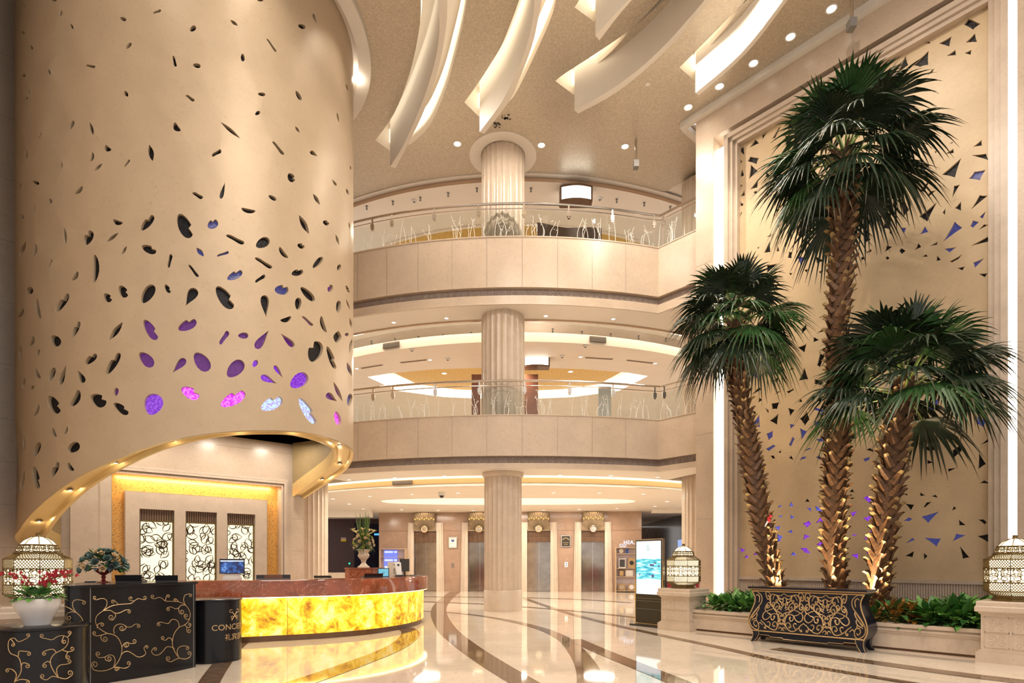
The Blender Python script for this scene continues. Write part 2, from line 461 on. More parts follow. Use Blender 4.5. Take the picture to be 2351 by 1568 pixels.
fin([(966, 0), (962, 70), (940, 170), (905, 260), (862, 322)], (895, 346),
    [(1006, 0), (1007, 95), (985, 190), (955, 270), (925, 335), (896, 382)],
    [(1027, 0), (1022, 80), (1003, 170), (975, 250), (945, 315), (908, 386)],
    [(1072, 0), (1062, 60), (1045, 130), (1020, 215), (985, 290), (945, 330)])
fin([(1192, 0), (1171, 57), (1152, 103), (1125, 149), (1095, 195), (1066, 235)], (1099, 267),
    [(1227, 0), (1221, 57), (1206, 115), (1175, 191), (1145, 245), (1101, 303)],
    [(1244, 0), (1236, 42), (1221, 107), (1190, 188), (1168, 234), (1112, 307)],
    [(1276, 0), (1265, 42), (1240, 100), (1206, 172), (1177, 224), (1140, 258)])
fin([(1385, -75), (1350, -30), (1319, 17)], (1365, 50), [(1560, -110), (1443, 0), (1367, 82)], [(1570, -105), (1451, 0), (1376, 93)])
fin([(1527, 0), (1451, 65), (1374, 119), (1298, 168), (1275, 186)], (1318, 218),
    [(1618, 0), (1508, 122), (1413, 199), (1319, 253)], [(1631, 0), (1527, 118), (1420, 209), (1327, 261)])
fin([(1790, -60), (1700, 15), (1623, 92), (1560, 155)], (1596, 186),
    [(1798, 0), (1700, 124), (1597, 213)], [(1808, 0), (1712, 124), (1604, 219)])
holes = [sl + sr[::-1] for sl, sr, _, _ in FINS]
ring_n = 72
holes.append([DC + Vector((math.cos(2 * math.pi * i / ring_n), math.sin(2 * math.pi * i / ring_n))) * (DR + .42) for i in range(ring_n)])
outer = [Vector((-15, -4)), Vector(PR(9.0, 14.14).xy), Vector(PR(-8.9, 14.14).xy), Vector(PR(-8.9, 16.3).xy), Vector((5.06, 19.0))]
outer += [Vector(p) for p in arc(12.25, 21, -42, 20)] + [Vector((-15, 20))]
v2, f2 = perforated(outer, holes, [])
b = MB(); b.add([(x, y, CZ) for x, y in v2], f2); ceiling = struct(b.build('ceiling', FOIL, smooth=0))
for i, (sl, sr, bl, br) in enumerate(FINS):
    poly = sl + sr[::-1]; n = len(poly)
    b = MB()     # the slot: walls and lid
    b.add([(p.x, p.y, CZ) for p in poly] + [(p.x, p.y, CZ + .75) for p in poly], [(j, (j + 1) % n, n + (j + 1) % n, n + j) for j in range(n)])
    m_ = len(sl); k_ = len(sr)
    lv, lf = perforated(poly, [], [])
    b.add([(x, y, CZ + .75) for x, y in lv], lf)
    struct(b.build('trim_%d' % (20 + i), PLASTER, smooth=40))
    b = MB()     # hanging curved blade
    poly = bl + br[::-1]; n = len(poly); lv, lf = perforated(poly, [], [])
    b.add([(p.x, p.y, CZ - .83) for p in poly] + [(p.x, p.y, CZ + .55) for p in poly], [(j, (j + 1) % n, n + (j + 1) % n, n + j) for j in range(n)])
    b.add([(x, y, CZ - .83) for x, y in lv], lf)
    t = tag(b.build('ceiling_fin', PLASTER_W, smooth=40),
            ['curved white fin at the left, its tip nearest the curved gold wall', 'curved white fin hanging just above the central column', 'short white fin cut off by the top edge, between two long fins',
             'broad curved white fin, second from the right wall', 'white fin nearest the right wall beside the row of downlights'][i], 'ceiling fin', 'curved fins hanging from the foil ceiling')
    b = MB()     # light strips lying in the slot on both sides of the blade
    for side, inner, s_ in ((sr, br, 1), (sl, bl, -1)):
        vs = []
        for j, p in enumerate(side):
            tt = (side[min(j + 1, len(side) - 1)] - side[max(j - 1, 0)]).normalized()
            q = p + Vector((tt.y, -tt.x)) * (-.03 if s_ > 0 else .03)
            vs += [(q.x, q.y, CZ + .22), (q.x, q.y, CZ + .62)]
        b.add(vs, [(2 * j, 2 * j + 2, 2 * j + 3, 2 * j + 1) for j in range(len(side) - 1)])
    b.build('light_strip', SLOT_E if i else SLOT_SOFT, t, fix=False, smooth=0)
# plaster ring round the drum opening
b = MB(); n = 72
b.lathe([(DR + .42, CZ + .02), (DR + .42, CZ - .10), (DR + .12, CZ - .10), (DR + .12, CZ + .02)], n, (DC.x, DC.y, 0))
struct(b.build('trim_30', PLASTER_W))
b = MB(); b.lathe([(DR + .40, CZ + .25), (DR + .05, CZ + .25)], n, (DC.x, DC.y, 0)); b.f = [f for f in b.f if len(f) == 4]; b.m = b.m[:len(b.f)]
struct(b.build('trim_31', COVE_S))
b = MB(); b.lathe([(DR + .42, CZ), (DR + .42, CZ + .7), (0.0, CZ + .7)], n, (DC.x, DC.y, 0)); struct(b.build('trim_32', PLASTER))
# plaster edging of the foil, metal strip, third-floor ceiling
def sector(bm_, r0, r1, z, a0=-42, a1=42, n=30, mi=0):
    A = arc(r0, a0, a1, n); B = arc(r1, a0, a1, n)
    bm_.add([(x, y, z) for x, y in A] + [(x, y, z) for x, y in B], [(i, i + 1, n + 2 + i, n + 1 + i) for i in range(n)], mi)
def fascia(bm_, r, z0, z1, a0=-42, a1=42, n=30, mi=0):
    A = arc(r, a0, a1, n)
    bm_.add([(x, y, z0) for x, y in A] + [(x, y, z1) for x, y in A], [(i, i + 1, n + 2 + i, n + 1 + i) for i in range(n)], mi)
b = MB(); sector(b, 12.42, 12.25, CZ - .03); fascia(b, 12.42, CZ - .03, CZ + .01); struct(b.build('trim_33', PLASTER_W))
b = MB(); fascia(b, 12.25, CZ - .17, CZ - .03); struct(b.build('trim_34', TRIM))
b = MB(); sector(b, 12.25, 9.9, CZ - .17); struct(b.build('ceiling_third_floor', PLASTER_W))
b = MB(); sector(b, 9.9, 3.0, CZ - .12); struct(b.build('ceiling_gold', GOLDC))
b = MB(); b.sweep([(p[0], p[1]) for p in arc(9.9, -30, 30)], [(0, CZ - .22), (.12, CZ - .22), (.12, CZ - .1), (0, CZ - .1)]); struct(b.build('trim_35', PLASTER))
b = MB(); b.box(-8.95, 9, -.16, .0, CZ - .16, CZ + .02, rz=RA, c=PR(0, 14.26)); struct(b.build('cornice_right', PLASTER_W))
b = MB(); b.box(-9.0, -8.84, 0, 2.1, CZ - .12, CZ + .02, rz=RA, c=PR(0, 14.26)); struct(b.build('trim_36', PLASTER_W))
b = MB(); b.quad((3, 16.2, CZ + .06), (12, 16.2, CZ + .06), (12, 27, CZ + .06), (3, 27, CZ + .06)); struct(b.build('trim_38', PLASTER, smooth=0))
# ---- balconies
corner = Vector((4.29, 17.07)); a_c = ang_of(corner)
path = [Vector((-6.6, 16.7))] + [Vector(p) for p in arc(14.07, -24, a_c, 26)] + [corner + Vector((E.x, E.y)) * 1.7]
def balcony(name, z0, z1, z2, z3):
    b = MB(); b.sweep(path, [(0, z2), (0, z3 - .03), (.015, z3 - .03), (.015, z3), (-.28, z3), (-.28, z0 + .03), (-.03, z0 - .004), (-.03, z1), (-.15, z1), (-.15, z2)])
    o = struct(b.build(name, STONE, smooth=30))
    # slab joints are thin grooves of the stone: modelled as narrow dark inlays
    b = MB()
    for ad in (-20, -16, -12.0, -7.9, -3.8, .3, 4.4, 8.5, 12.6):
        p = arc(14.075, ad, ad + .06, 1); b.add([(*p[0], z2 + .01), (*p[1], z2 + .01), (*p[1], z3 - .03), (*p[0], z3 - .03)], [(0, 1, 2, 3)])
    b.build('joint', JOINT, o, smooth=0)
    b = MB(); b.sweep(path, [(-.12, z1), (-.12, z2), (-.2, z2), (-.2, z1)])
    zc = z1 + .02
    for i in range(len(path) - 1):
        p, q = path[i], path[i + 1]; L_ = (q - p).length; m_ = max(1, round(L_ / .20)); d = (q - p).normalized(); nn = Vector((d.y, -d.x))
        for k in range(m_):
            c = p + d * ((k + .5) * L_ / m_) + nn * -.115
            for r in (.085, .045):
                b.tube([(c.x + d.x * r * math.cos(a), c.y + d.y * r * math.cos(a), zc + 2.0 * r * math.sin(a)) for a in [math.pi * j / 7 for j in range(8)]], .009, 4)
    b.build('carved_band', STONE_D, o)
    return o
balcony('balcony_second_floor', 4.10, 4.26, 4.46, 5.63)
balcony('balcony_third_floor', 8.76, 9.02, 9.24, 10.69)
def soffit(name, z, r1):
    P = path + [Vector(PR(-8.6, 15.4).xy)]; Q = [arc(r1, ang_of(p), ang_of(p), 1)[0] for p in P]; n = len(P)
    b = MB(); b.add([(p.x, p.y, z) for p in P] + [(q[0], q[1], z) for q in Q], [(i, i + 1, n + i + 1, n + i) for i in range(n - 1)])
    return b
b = soffit('s', 4.10, 12.75); fascia(b, 12.75, 4.10, 4.42); sector(b, 12.75, 11.75, 4.42); struct(b.build('ceiling_ground_outer', PLASTER_W, fix=False))
b = MB(); fascia(b, 12.0, 3.92, 4.22); struct(b.build('trim_40', PLASTER_W, fix=False))
b = MB(); fascia(b, 12.02, 3.98, 4.14, -40, 40, 40)
for k in range(41): pass
struct(b.build('trim_41', GOLDL, fix=False))
b = MB(); sector(b, 12.55, 12.1, 4.40); struct(b.build('trim_42', COVE, fix=False))
def ring_light(name, cx, cy, a, bb, z, up, lidm, rot=0, gold=None):
    """oval recess: polygon, wall, lid"""
    n = 48
    return [Vector((cx + a * math.copysign(abs(math.cos(t)) ** .75, math.cos(t)), cy + bb * math.copysign(abs(math.sin(t)) ** .8, math.sin(t)))) for t in [2 * math.pi * i / n for i in range(n)]]
rec1 = ring_light('', -.15, 23.6, 5.15, 1.28, 3.9, .5, None)
o1 = [Vector(p) for p in arc(12.0, -48, 48, 30)] + [Vector((14, 40)), Vector((-14, 40))]
v2, f2 = perforated(o1, [rec1], [])
b = MB(); b.add([(x, y, 3.90) for x, y in v2], f2); struct(b.build('ceiling_ground_inner', PLASTER, smooth=0))
def recess(poly, z, up, mw, ml):
    n = len(poly); b = MB(); b.add([(p.x, p.y, z) for p in poly] + [(p.x, p.y, z + up) for p in poly], [(j, (j + 1) % n, n + (j + 1) % n, n + j) for j in range(n)])
    ow = struct(b.build('trim_43', mw, fix=False))
    b = MB(); b.add([(p.x, p.y, z + up) for p in poly], [tuple(range(n))]); struct(b.build('ceiling_recess', ml, fix=False, smooth=0))
recess(rec1, 3.90, .42, PLASTER_W, COVE_S)
# second floor ceiling
b = soffit('s', 8.76, 13.0); fascia(b, 13.0, 8.76, 9.2); sector(b, 13.0, 11.7, 9.2); struct(b.build('ceiling_second_outer', PLASTER_W, fix=False))
b = MB(); b.sweep(arc(13.0, -38, 38, 30), [(0, 8.72), (.05, 8.72), (.05, 8.80), (0, 8.80)]); struct(b.build('trim_44', TRIM))
b = MB(); fascia(b, 11.95, 8.50, 8.80); struct(b.build('trim_45', PLASTER_W, fix=False))
b = MB(); sector(b, 12.6, 12.05, 9.18); struct(b.build('trim_46', COVE, fix=False))
rec2 = [Vector(p) for p in ((-5.5, 22.1), (-4.6, 21.7), (-2.8, 21.2), (-.2, 21.0), (2.6, 21.2), (4.3, 21.6), (5.15, 22.0), (4.4, 23.9), (2.6, 24.8), (-.2, 25.2), (-2.9, 24.8), (-4.7, 23.9))]
o1 = [Vector(p) for p in arc(11.95, -48, 48, 30)] + [Vector((12, 34)), Vector((-12, 34))]
v2, f2 = perforated(o1, [rec2], [])
b = MB(); b.add([(x, y, 8.50) for x, y in v2], f2); struct(b.build('ceiling_second_inner', PLASTER, smooth=0))
recess(rec2, 8.50, .55, COVE_S, PLASTER_W)
cx, cy = -.2, 23.0
b = MB(); b.prism([(cx + (p.x - cx) * .82, cy + (p.y - cy) * .80) for p in rec2], 8.72, 8.80); struct(b.build('ceiling_gold_coffer', GOLDC, smooth=0))
b = MB(); b.quad((-12, 30, 4.5), (12, 30, 4.5), (12, 30, 8.6), (-12, 30, 8.6)); b.quad((-12, 29, 9.4), (12, 29, 9.4), (12, 29, 13.6), (-12, 29, 13.6)); struct(b.build('wall_back_upper', PLASTER, smooth=0))
b = MB()
for z in (4.46, 9.6):
    sector(b, 13.8, 2.0, z)
struct(b.build('floor_upper', STONE_L, smooth=0, fix=False))
# ---- columns
def column(name, x, y, segs, n=24):
    b = MB()
    for z0, z1, r in segs:
        k = n * 8
        def rf(i):
            t = (i % 8) / 8; return 1 - .055 * math.sin(math.pi * t) ** .7 if t else 1.0
        b.lathe([(r, z0), (r, z1)], k, (x, y, 0), rf=rf)
    return b
b = column('c', -.27, 17.35, [(.62, 3.95, .56), (4.1, 8.7, .645), (8.7, 13.6, .645)])
b.lathe([(.575, 0), (.575, .6), (.56, .62)], 64, (-.27, 17.35, 0)); b.lathe([(.56, 3.95), (.62, 4.02), (.62, 4.1)], 64, (-.27, 17.35, 0))
struct(b.build('column_centre', STONE_L, smooth=50))
b = MB(); b.lathe([(.66, CZ - .02), (1.0, CZ - .02), (1.0, CZ + .02)], 48, (-.27, 17.35, 0)); b.f = [f for f in b.f if len(f) == 4]; b.m = b.m[:len(b.f)]; struct(b.build('trim_50', PLASTER_W, fix=False))
for nm, x, y in (('column_right', 6.02, 18.5), ('column_left', -6.70, 19.2)):
    b = column('c', x, y, [(0, 13.5, .58)]); struct(b.build(nm, STONE_L, smooth=50))
# ---- right wall with the framed panel
b = MB()
v2, f2 = perforated([(-8.55, 0), (9, 0), (9, CZ), (-8.55, CZ)], [[(-8.04, 0.01), (-1.86, 0.01), (-1.86, 12.78), (-8.04, 12.78)]], [])
b.add([(x, 0, z) for x, z in v2], f2)
b.box(-8.04, -8.03, 0, .5, 0, 12.78); b.box(-1.87, -1.86, 0, .5, 0, 12.78); b.box(-8.04, -1.74, 0, .5, 12.77, 12.78)
b.quad((-8.55, 0, 0), (-8.55, 4.5, 0), (-8.55, 4.5, CZ), (-8.55, 0, CZ))
b.quad((-8.04, .5, 0), (-1.74, .5, 0), (-1.74, .5, 12.78), (-8.04, .5, 12.78))
wall_right = struct(b.build('wall_right', STONE, loc=PR(0, KR), rz=RA, smooth=0))
b = MB()
for z in (2.6, 4.9, 7.2, 9.5, 11.8):
    b.box(-8.55, -8.06, -.003, .002, z, z + .012); b.box(-1.7, 9, -.003, .002, z, z + .012)
struct(b.build('trim_60', JOINT, loc=PR(0, KR), rz=RA, smooth=0))
b = MB(); b.box(-8.02, -7.72, .30, .34, .05, 12.6); b.box(-2.04, -1.87, .30, .34, .05, 12.6)
struct(b.build('trim_61', STRIP, loc=PR(0, KR), rz=RA, smooth=0))
b = MB()
for d, y0, y1 in ((0, -.03, .45), (.10, .02, .45), (.2, .08, .45)):
    w_ = .11; x0, x1, zt = -7.72 + d, -2.0 - d, 12.62 - d
    b.box(x0, x0 + w_, y0, y1, 0, zt); b.box(x1 - w_, x1, y0, y1, 0, zt); b.box(x0, x1, y0, y1, zt - w_, zt)
struct(b.build('trim_62', STONE_L, loc=PR(0, KR), rz=RA, smooth=0))
# reeded dado below the panel
b = MB(); x0, x1, n = -7.42, -2.3, 110; vs = []
for i in range(n * 4 + 1):
    x = x0 + (x1 - x0) * i / (n * 4); y = .28 - .022 * abs(math.sin(math.pi * i / 4)); vs += [(x, y, .2), (x, y, 1.0)]
b.add(vs, [(2 * i, 2 * i + 2, 2 * i + 3, 2 * i + 1) for i in range(n * 4)]); b.box(x0, x1, .2, .5, 1.0, 1.075)
struct(b.build('trim_63', STONE_L, loc=PR(0, KR), rz=RA, smooth=60, fix=False))
# ---- left wall behind the reception
tz = [on_l(u, v) for u, v in ((322, 1167), (402, 1167), (428, 1167), (500, 1167), (524, 1177), (588, 1177))]
LX = [(tz[0][0], tz[1][0]), (tz[2][0], tz[3][0]), (tz[4][0], tz[5][0])]
GT0, GT1, GZ = 1.94, 5.79, 3.52
b = MB(); v2, f2 = perforated([(-9, 0), (6.43, 0), (6.43, CZ), (-9, CZ)], [[(GT0, .01), (GT1, .01), (GT1, GZ), (GT0, GZ)]], [])
b.add([(x, 0, z) for x, z in v2], f2)
b.box(GT0 - .01, GT0, 0, .3, 0, GZ); b.box(GT1, GT1 + .01, 0, .3, 0, GZ); b.box(GT0, GT1, 0, .3, GZ, GZ + .01)
b.quad((6.43, 0, 0), (6.43, 4, 0), (6.43, 4, CZ), (6.43, 0, CZ))
struct(b.build('wall_left', STONE, loc=PL(0, KL), rz=LA, smooth=0))
b = MB()
for z in (.85, 1.75, 2.65, 3.55, 4.45, 5.6, 6.9, 8.2, 9.5, 10.8, 12.1):
    b.box(-9, GT0 - .25, -.003, .002, z, z + .012)
    if z < 5: b.box(GT1 + .3 if z < 3.9 else GT0, 6.43, -.003, .002, z, z + .012)
for x in (-.4, -2.2): b.box(x, x + .01, -.003, .002, 0, 13)
struct(b.build('trim_70', JOINT, loc=PL(0, KL), rz=LA, smooth=0))
b = MB(); b.quad((GT0, .26, 0), (GT1, .26, 0), (GT1, .26, GZ), (GT0, .26, GZ)); struct(b.build('trim_71', MOSAIC, loc=PL(0, KL), rz=LA, smooth=0))
lamp('AREA', 'mosaic_cove_lamp', PL((GT0 + GT1) / 2, KL + .06, GZ - .04), 26, WARM, 3.6, PL((GT0 + GT1) / 2, KL + .30, GZ - .6), size_y=.05)
for tt_ in (1.0, 2.6, 4.2, 5.6): lamp('AREA', 'reception_ceiling_lamp', PL(tt_, KL - 1.0, 4.62), 26, WARM2, .35, PL(tt_, KL - .7, 0))
b = MB()
for d, y in ((.0, -.05), (.07, -.09), (.14, -.05)):
    b.box(GT0 - .05 - d, GT1 + .05 + d, y, .01, GZ + d, GZ + d + .06)
    b.box(GT1 + d, GT1 + d + .055, y, .01, 0, GZ + d)
b.box(GT0 - .28, GT0 - .02, -.10, .01, 0, GZ + .02); b.box(GT0 - .78, GT0 - .28, -.16, .01, 0, 4.3)
struct(b.build('trim_73', STONE_L, loc=PL(0, KL), rz=LA, smooth=0))
sg = [on_l(288, 1125)[0], on_l(616, 1149)[0]]
LZ0, LZ1, LZ2 = .3, 2.44, 2.72
v2, f2 = perforated([(sg[0], 0), (sg[1], 0), (sg[1], 3.13), (sg[0], 3.13)], [[(a, LZ0), (c, LZ0), (c, LZ2), (a, LZ2)] for a, c in LX], [])
b = MB(); b.add([(x, .08, z) for x, z in v2], f2); b.box(sg[0], sg[0] + .01, .08, .26, 0, 3.13); b.box(sg[1] - .01, sg[1], .08, .26, 0, 3.13); b.box(sg[0], sg[1], .08, .26, 3.12, 3.13)
for a, c in LX: b.box(a - .005, a, .08, .2, LZ0, LZ2); b.box(c, c + .005, .08, .2, LZ0, LZ2); b.box(a, c, .08, .2, LZ2, LZ2 + .005)
struct(b.build('trim_74', STONE_L, loc=PL(0, KL), rz=LA, smooth=0))
rnd = random.Random(3)
for i, (a, c) in enumerate(LX):
    th = thing('lattice_screen', 'backlit floral lattice screen, ' + ['left of the three behind the desk', 'middle of the three behind the desk', 'right of the three, behind the blue computer screen'][i], 'screen', PL(a, KL + .2), LA, 'backlit lattice screens behind reception')
    W_ = c - a
    b = MB(); b.box(0, W_, -.005, .02, LZ0, LZ1); b.build('light_panel', LATT_E, th, smooth=0)
    b = MB()
    for x0, x1, z0, z1 in ((0, .03, LZ0, LZ1), (W_ - .03, W_, LZ0, LZ1), (0, W_, LZ1 - .02, LZ1 + .02), (0, W_, LZ0, LZ0 + .03)): b.box(x0, x1, -.06, -.005, z0, z1)
    b.build('frame', BRASS, th, smooth=0)
    b = MB(); n = 14
    b.box(0, W_, -.02, 0, LZ1 + .02, LZ2)
    for k in range(n): b.box(W_ * (k + .15) / n, W_ * (k + .75) / n, -.05, -.02, LZ1 + .02, LZ2)
    b.build('slatted_grille', LINEN, th, smooth=0)
    b = MB()
    nx_, nz_ = 4, 15
    for gx in range(nx_):
        for gz in range(nz_):       # petals: pairs of arcs springing from one point
            x = W_ * (gx + .5 + rnd.uniform(-.4, .4)) / nx_; z = LZ0 + (LZ1 - LZ0) * (gz + .5 + rnd.uniform(-.4, .4)) / nz_
            a0 = rnd.uniform(0, 6.28); ln = rnd.uniform(.20, .32)
            for s_ in (-1, 1):
                pts = []
                for j in range(10):
                    q = j / 9; dx = ln * q; dz = s_ * ln * .30 * math.sin(math.pi * q) * (1.2 - .5 * q)
                    px = x + dx * math.cos(a0) - dz * math.sin(a0); pz = z + dx * math.sin(a0) + dz * math.cos(a0)
                    if .01 < px < W_ - .01 and LZ0 < pz < LZ1: pts.append((px, -.03, pz))
                    else: break
                if len(pts) > 2: b.tube(pts, [.005 + .008 * math.sin(math.pi * q / (len(pts) - 1)) for q in range(len(pts))], 4)
    b.build('lattice', WALNUT, th, smooth=60, fix=False)
# ceiling inside the curved wall, over the reception
b = MB(); b.lathe([(DR - .2, 4.72), (.01, 4.72)], 60, (DC.x, DC.y, 0)); struct(b.build('ceiling_reception', BRONZE, smooth=0))
# ---- lift wall (its own frame: x along, y into the wall)
AXA = R_(-3.55); AX = Vector((math.sin(-AXA), math.cos(-AXA), 0)); AXP = Vector((AX.y, -AX.x, 0)); CL = 28.4
def PA(x, k, z=0): return AXP * x + AX * k + Vector((0, 0, z))
def on_a(u, v, k=CL):
    a, bb = ray(u, v); Y = k / (AX.x * a + AX.y); p = Vector((a * Y, Y, EYE + bb * Y)); return p.dot(AXP), p.z
ex = [on_a(u, 1300)[0] for u in (977, 1101, 1237, 1361)]
x0, x1 = on_a(870, 1300)[0], on_a(1473, 1300)[0]
DW, DH = 1.14, 2.98
v2, f2 = perforated([(x0, 0), (x1, 0), (x1, 4.2), (x0, 4.2)], [[(e - DW / 2, .005), (e + DW / 2, .005), (e + DW / 2, DH), (e - DW / 2, DH)] for e in ex], [])
b = MB(); b.add([(x, 0, z) for x, z in v2], f2); b.quad((x0, 0, 0), (x0, 8, 0), (x0, 8, 4.2), (x0, 0, 4.2)); b.quad((x1, 0, 0), (x1, 8, 0), (x1, 8, 4.2), (x1, 0, 4.2))
struct(b.build('wall_back', BROWN_ST, loc=PA(0, CL), rz=AXA, smooth=0))
b = MB(); b.box(x0, x1, -.004, 0, 2.98, 2.995)
struct(b.build('trim_80', BRONZE, loc=PA(0, CL), rz=AXA, smooth=0))
for i, e in enumerate(ex):
    loc = PA(e, CL)
    d = bpy.data.objects.new('door_%d' % (i + 1), None); COL.objects.link(d); d.location = loc; d.rotation_euler.z = AXA; d['kind'] = 'structure'
    d['label'] = ['lift door farthest left, beside the desk phone', 'lift door half hidden behind the central column', 'lift door just right of the central column', 'rightmost lift door, beside the display shelf'][i]
    b = MB()
    for s in (-1, 1):
        for q, (wi, wo0, wo1, y) in enumerate(((DW / 2, .70, .76, -.13), (.70, .80, .86, -.10), (.80, .87, .94, -.06))):
            xi0 = wi if q == 0 else wi; xi1 = wi + (0 if q == 0 else .06)
            b.prism_y([(s * xi1, 0), (s * wo1, 0), (s * wo0, 3.36 - .05 * (2 - q) if q < 2 else 3.4), (s * xi0, 3.36 - .05 * (2 - q) if q < 2 else 3.4)], y, .02)
    b.box(-.80, -.5, -.12, .02, 3.05, 3.38); b.box(.5, .80, -.12, .02, 3.05, 3.38); b.box(-.6, .6, -.04, .02, 2.98, 3.38)
    b.build('door_frame', STONE_L, d, smooth=0)
    b = MB(); b.box(-DW / 2, DW / 2, .06, .10, 2.44, DH)
    for k in range(1, 5): b.box(-DW / 2 + DW * k / 5 - .008, -DW / 2 + DW * k / 5 + .008, .045, .06, 2.44, DH)
    b.box(-DW / 2, DW / 2, .045, .06, 2.70, 2.715); b.box(-DW / 2, DW / 2, .04, .10, 2.42, 2.45)
    b.build('transom', BRONZE, d, smooth=0)
    for s in (-1, 1):
        b = MB(); b.box(min(.003 * s, s * DW / 2), max(.003 * s, s * DW / 2), .16, .19, 0, 2.44); b.build('door_leaf', MIRROR, d, smooth=0)
    b = MB(); b.box(-DW / 2 - .01, -DW / 2, 0, .19, 0, DH); b.box(DW / 2, DW / 2 + .01, 0, .19, 0, DH); b.box(-DW / 2, DW / 2, -.02, .2, -.01, .006); b.build('door_lining', BRONZE, d, smooth=0)
# ---- corridors left and right of the lifts
b = MB(); b.quad((-14, 33, 0), (-6.8, 33, 0), (-6.8, 33, 3.9), (-14, 33, 3.9)); struct(b.build('wall_corridor_left', WOOD_D, smooth=0))
NAVY_G = mat('dark_blue_glass_wall', (.02, .025, .06), .15, noise=(2, .3))
b = MB(); b.quad((-8.6, 31.6, 0), (-6.9, 33.6, 0), (-6.9, 33.6, 3.6), (-8.6, 31.6, 3.6)); struct(b.build('wall_corridor_glass', NAVY_G, smooth=0))
BLUE_E = emat('blue_neon', (.12, .55, 1.0), .9)
b = MB(); b.box(-7.75, -6.95, 32.6, 32.63, 2.95, 3.05); b.box(-7.2, -7.14, 32.5, 32.53, 1.2, 1.32); b.box(-7.2, -7.14, 32.5, 32.53, 1.9, 2.0); b.box(-7.2, -7.14, 32.5, 32.53, 2.25, 2.34); struct(b.build('trim_90', BLUE_E, smooth=0))
b = MB(); b.quad((8.9, 27, 0), (8.6, 41, 0), (8.6, 41, 3.9), (8.9, 27, 3.9)); b.quad((6, 41, 0), (9, 41, 0), (9, 41, 3.9), (6, 41, 3.9)); struct(b.build('wall_corridor_right', mat('dark_grey_marble', (.16, .12, .095), .12, noise=(1.5, .3)), smooth=0))
b = MB(); b.box(8.72, 8.78, 29.6, 30.5, 1.35, 2.6); b.box(8.74, 8.78, 37.5, 38.5, 1.2, 2.3); struct(b.build('window_1', emat('daylight_window', (.42, .55, 1.0), .75), smooth=0))
b = MB(); b.box(-13, -6.6, 27.2, 27.5, 3.55, 3.9); b.box(6.6, 10, 27.2, 27.5, 3.75, 3.9); struct(b.build('beam', PLASTER, smooth=0))
b = MB(); b.box(-9.2, -6.8, 24.0, 24.4, 0, 1.0); struct(b.build('parapet_left', STONE_L, smooth=0))
# dark wooden portal and glass screen on the second floor
b = MB(); b.box(-1.42, -1.12, 20.4, 20.6, 4.5, 8.05); b.box(.42, .92, 20.4, 20.6, 4.5, 8.05); b.box(-1.12, .42, 20.4, 20.6, 7.8, 8.05)
tag(b.build('wooden_portal', WOOD_R, smooth=0), 'red-brown wooden portal behind the column on the second floor', 'portal')
b = MB(); b.box(2.98, 3.42, 20.0, 20.05, 4.5, 7.5); tag(b.build('privacy_screen', mat('grey_blue_screen', (.42, .45, .46), .3)), 'pale grey screen standing behind the second-floor glass railing', 'screen')
b = MB(); pts = [(.76, 17.6), (1.02, 17.9), (1.35, 17.7), (1.7, 18.0), (2.1, 17.8), (2.45, 18.1), (2.75, 17.8)]
tops = [11.76, 11.9, 11.70, 11.82, 11.72, 11.9, 11.7]
for i in range(len(pts) - 1):
    (xa, ya), (xb, yb) = pts[i], pts[i + 1]
    b.add([(xa, ya, 9.6), (xb, yb, 9.6), (xb, yb, tops[i + 1]), (xa, ya, tops[i]), (xa, ya + .06, 9.6), (xb, yb + .06, 9.6), (xb, yb + .06, tops[i + 1]), (xa, ya + .06, tops[i])],
          [(0, 1, 2, 3), (4, 7, 6, 5), (3, 2, 6, 7), (0, 3, 7, 4), (1, 5, 6, 2)])
tag(b.build('folding_screen', WALNUT, smooth=0), 'dark brown zigzag folding screen behind the third-floor glass', 'screen')

# added unseen wall beyond the frame, blocks light from the curved wall's left side
b = MB(); P_ = [(-10.75, 12.0), (-8.35, 8.7), (-8.1, 7.9), (-8.1, -6)]; b.add([(x, y, z) for z in (0, CZ) for x, y in P_], [(i, i + 1, i + 5, i + 4) for i in range(3)]); struct(b.build('light_blocker_left', STONE, smooth=0))
# ================================================================== CURVED PERFORATED WALL ABOVE RECEPTION
BETA = math.atan2(-DC.y, -DC.x)
def wrap(a): return (a + math.pi) % (2 * math.pi) - math.pi
def cyl(u, v, far=False, R0=DR):
    a, bb = ray(u, v); A = a * a + 1; Bq = -2 * (a * DC.x + DC.y); C = DC.x ** 2 + DC.y ** 2 - R0 * R0
    D = Bq * Bq - 4 * A * C
    if D < 0: return None
    Y = (-Bq + (math.sqrt(D) if far else -math.sqrt(D))) / (2 * A)
    return wrap(math.atan2(Y - DC.y, a * Y - DC.x) - BETA), EYE + bb * Y
def dpt(phi, z, d=0):
    a = phi + BETA; return Vector((DC.x + (DR - d) * math.cos(a), DC.y + (DR - d) * math.sin(a), z))
edge = [cyl(u, v) for u, v in ((44, 1219), (70, 1183), (110, 1146), (150, 1115), (200, 1086), (250, 1063), (300, 1042), (350, 1024), (400, 1011), (450, 1001), (500, 994), (560, 990), (620, 989), (660, 990.5), (700, 993), (751, 1005), (780, 1015), (800, 1026), (811, 1036))]
edge += [cyl(u, v, True) for u, v in ((808, 1058), (795, 1079), (764, 1102), (730, 1123), (700, 1143))]
edge = sorted(e for e in edge if e)
edge = [(R_(-106), edge[0][1] - .35)] + edge + [(R_(134), edge[-1][1] - .12)]
def zb(phi):
    for (p0, z0), (p1, z1) in zip(edge, edge[1:]):
        if p0 <= phi <= p1: return z0 + (z1 - z0) * (phi - p0) / max(1e-6, p1 - p0)
    return edge[0][1] if phi < edge[0][0] else edge[-1][1]
P0, P1 = R_(-104), R_(131); NP = 118
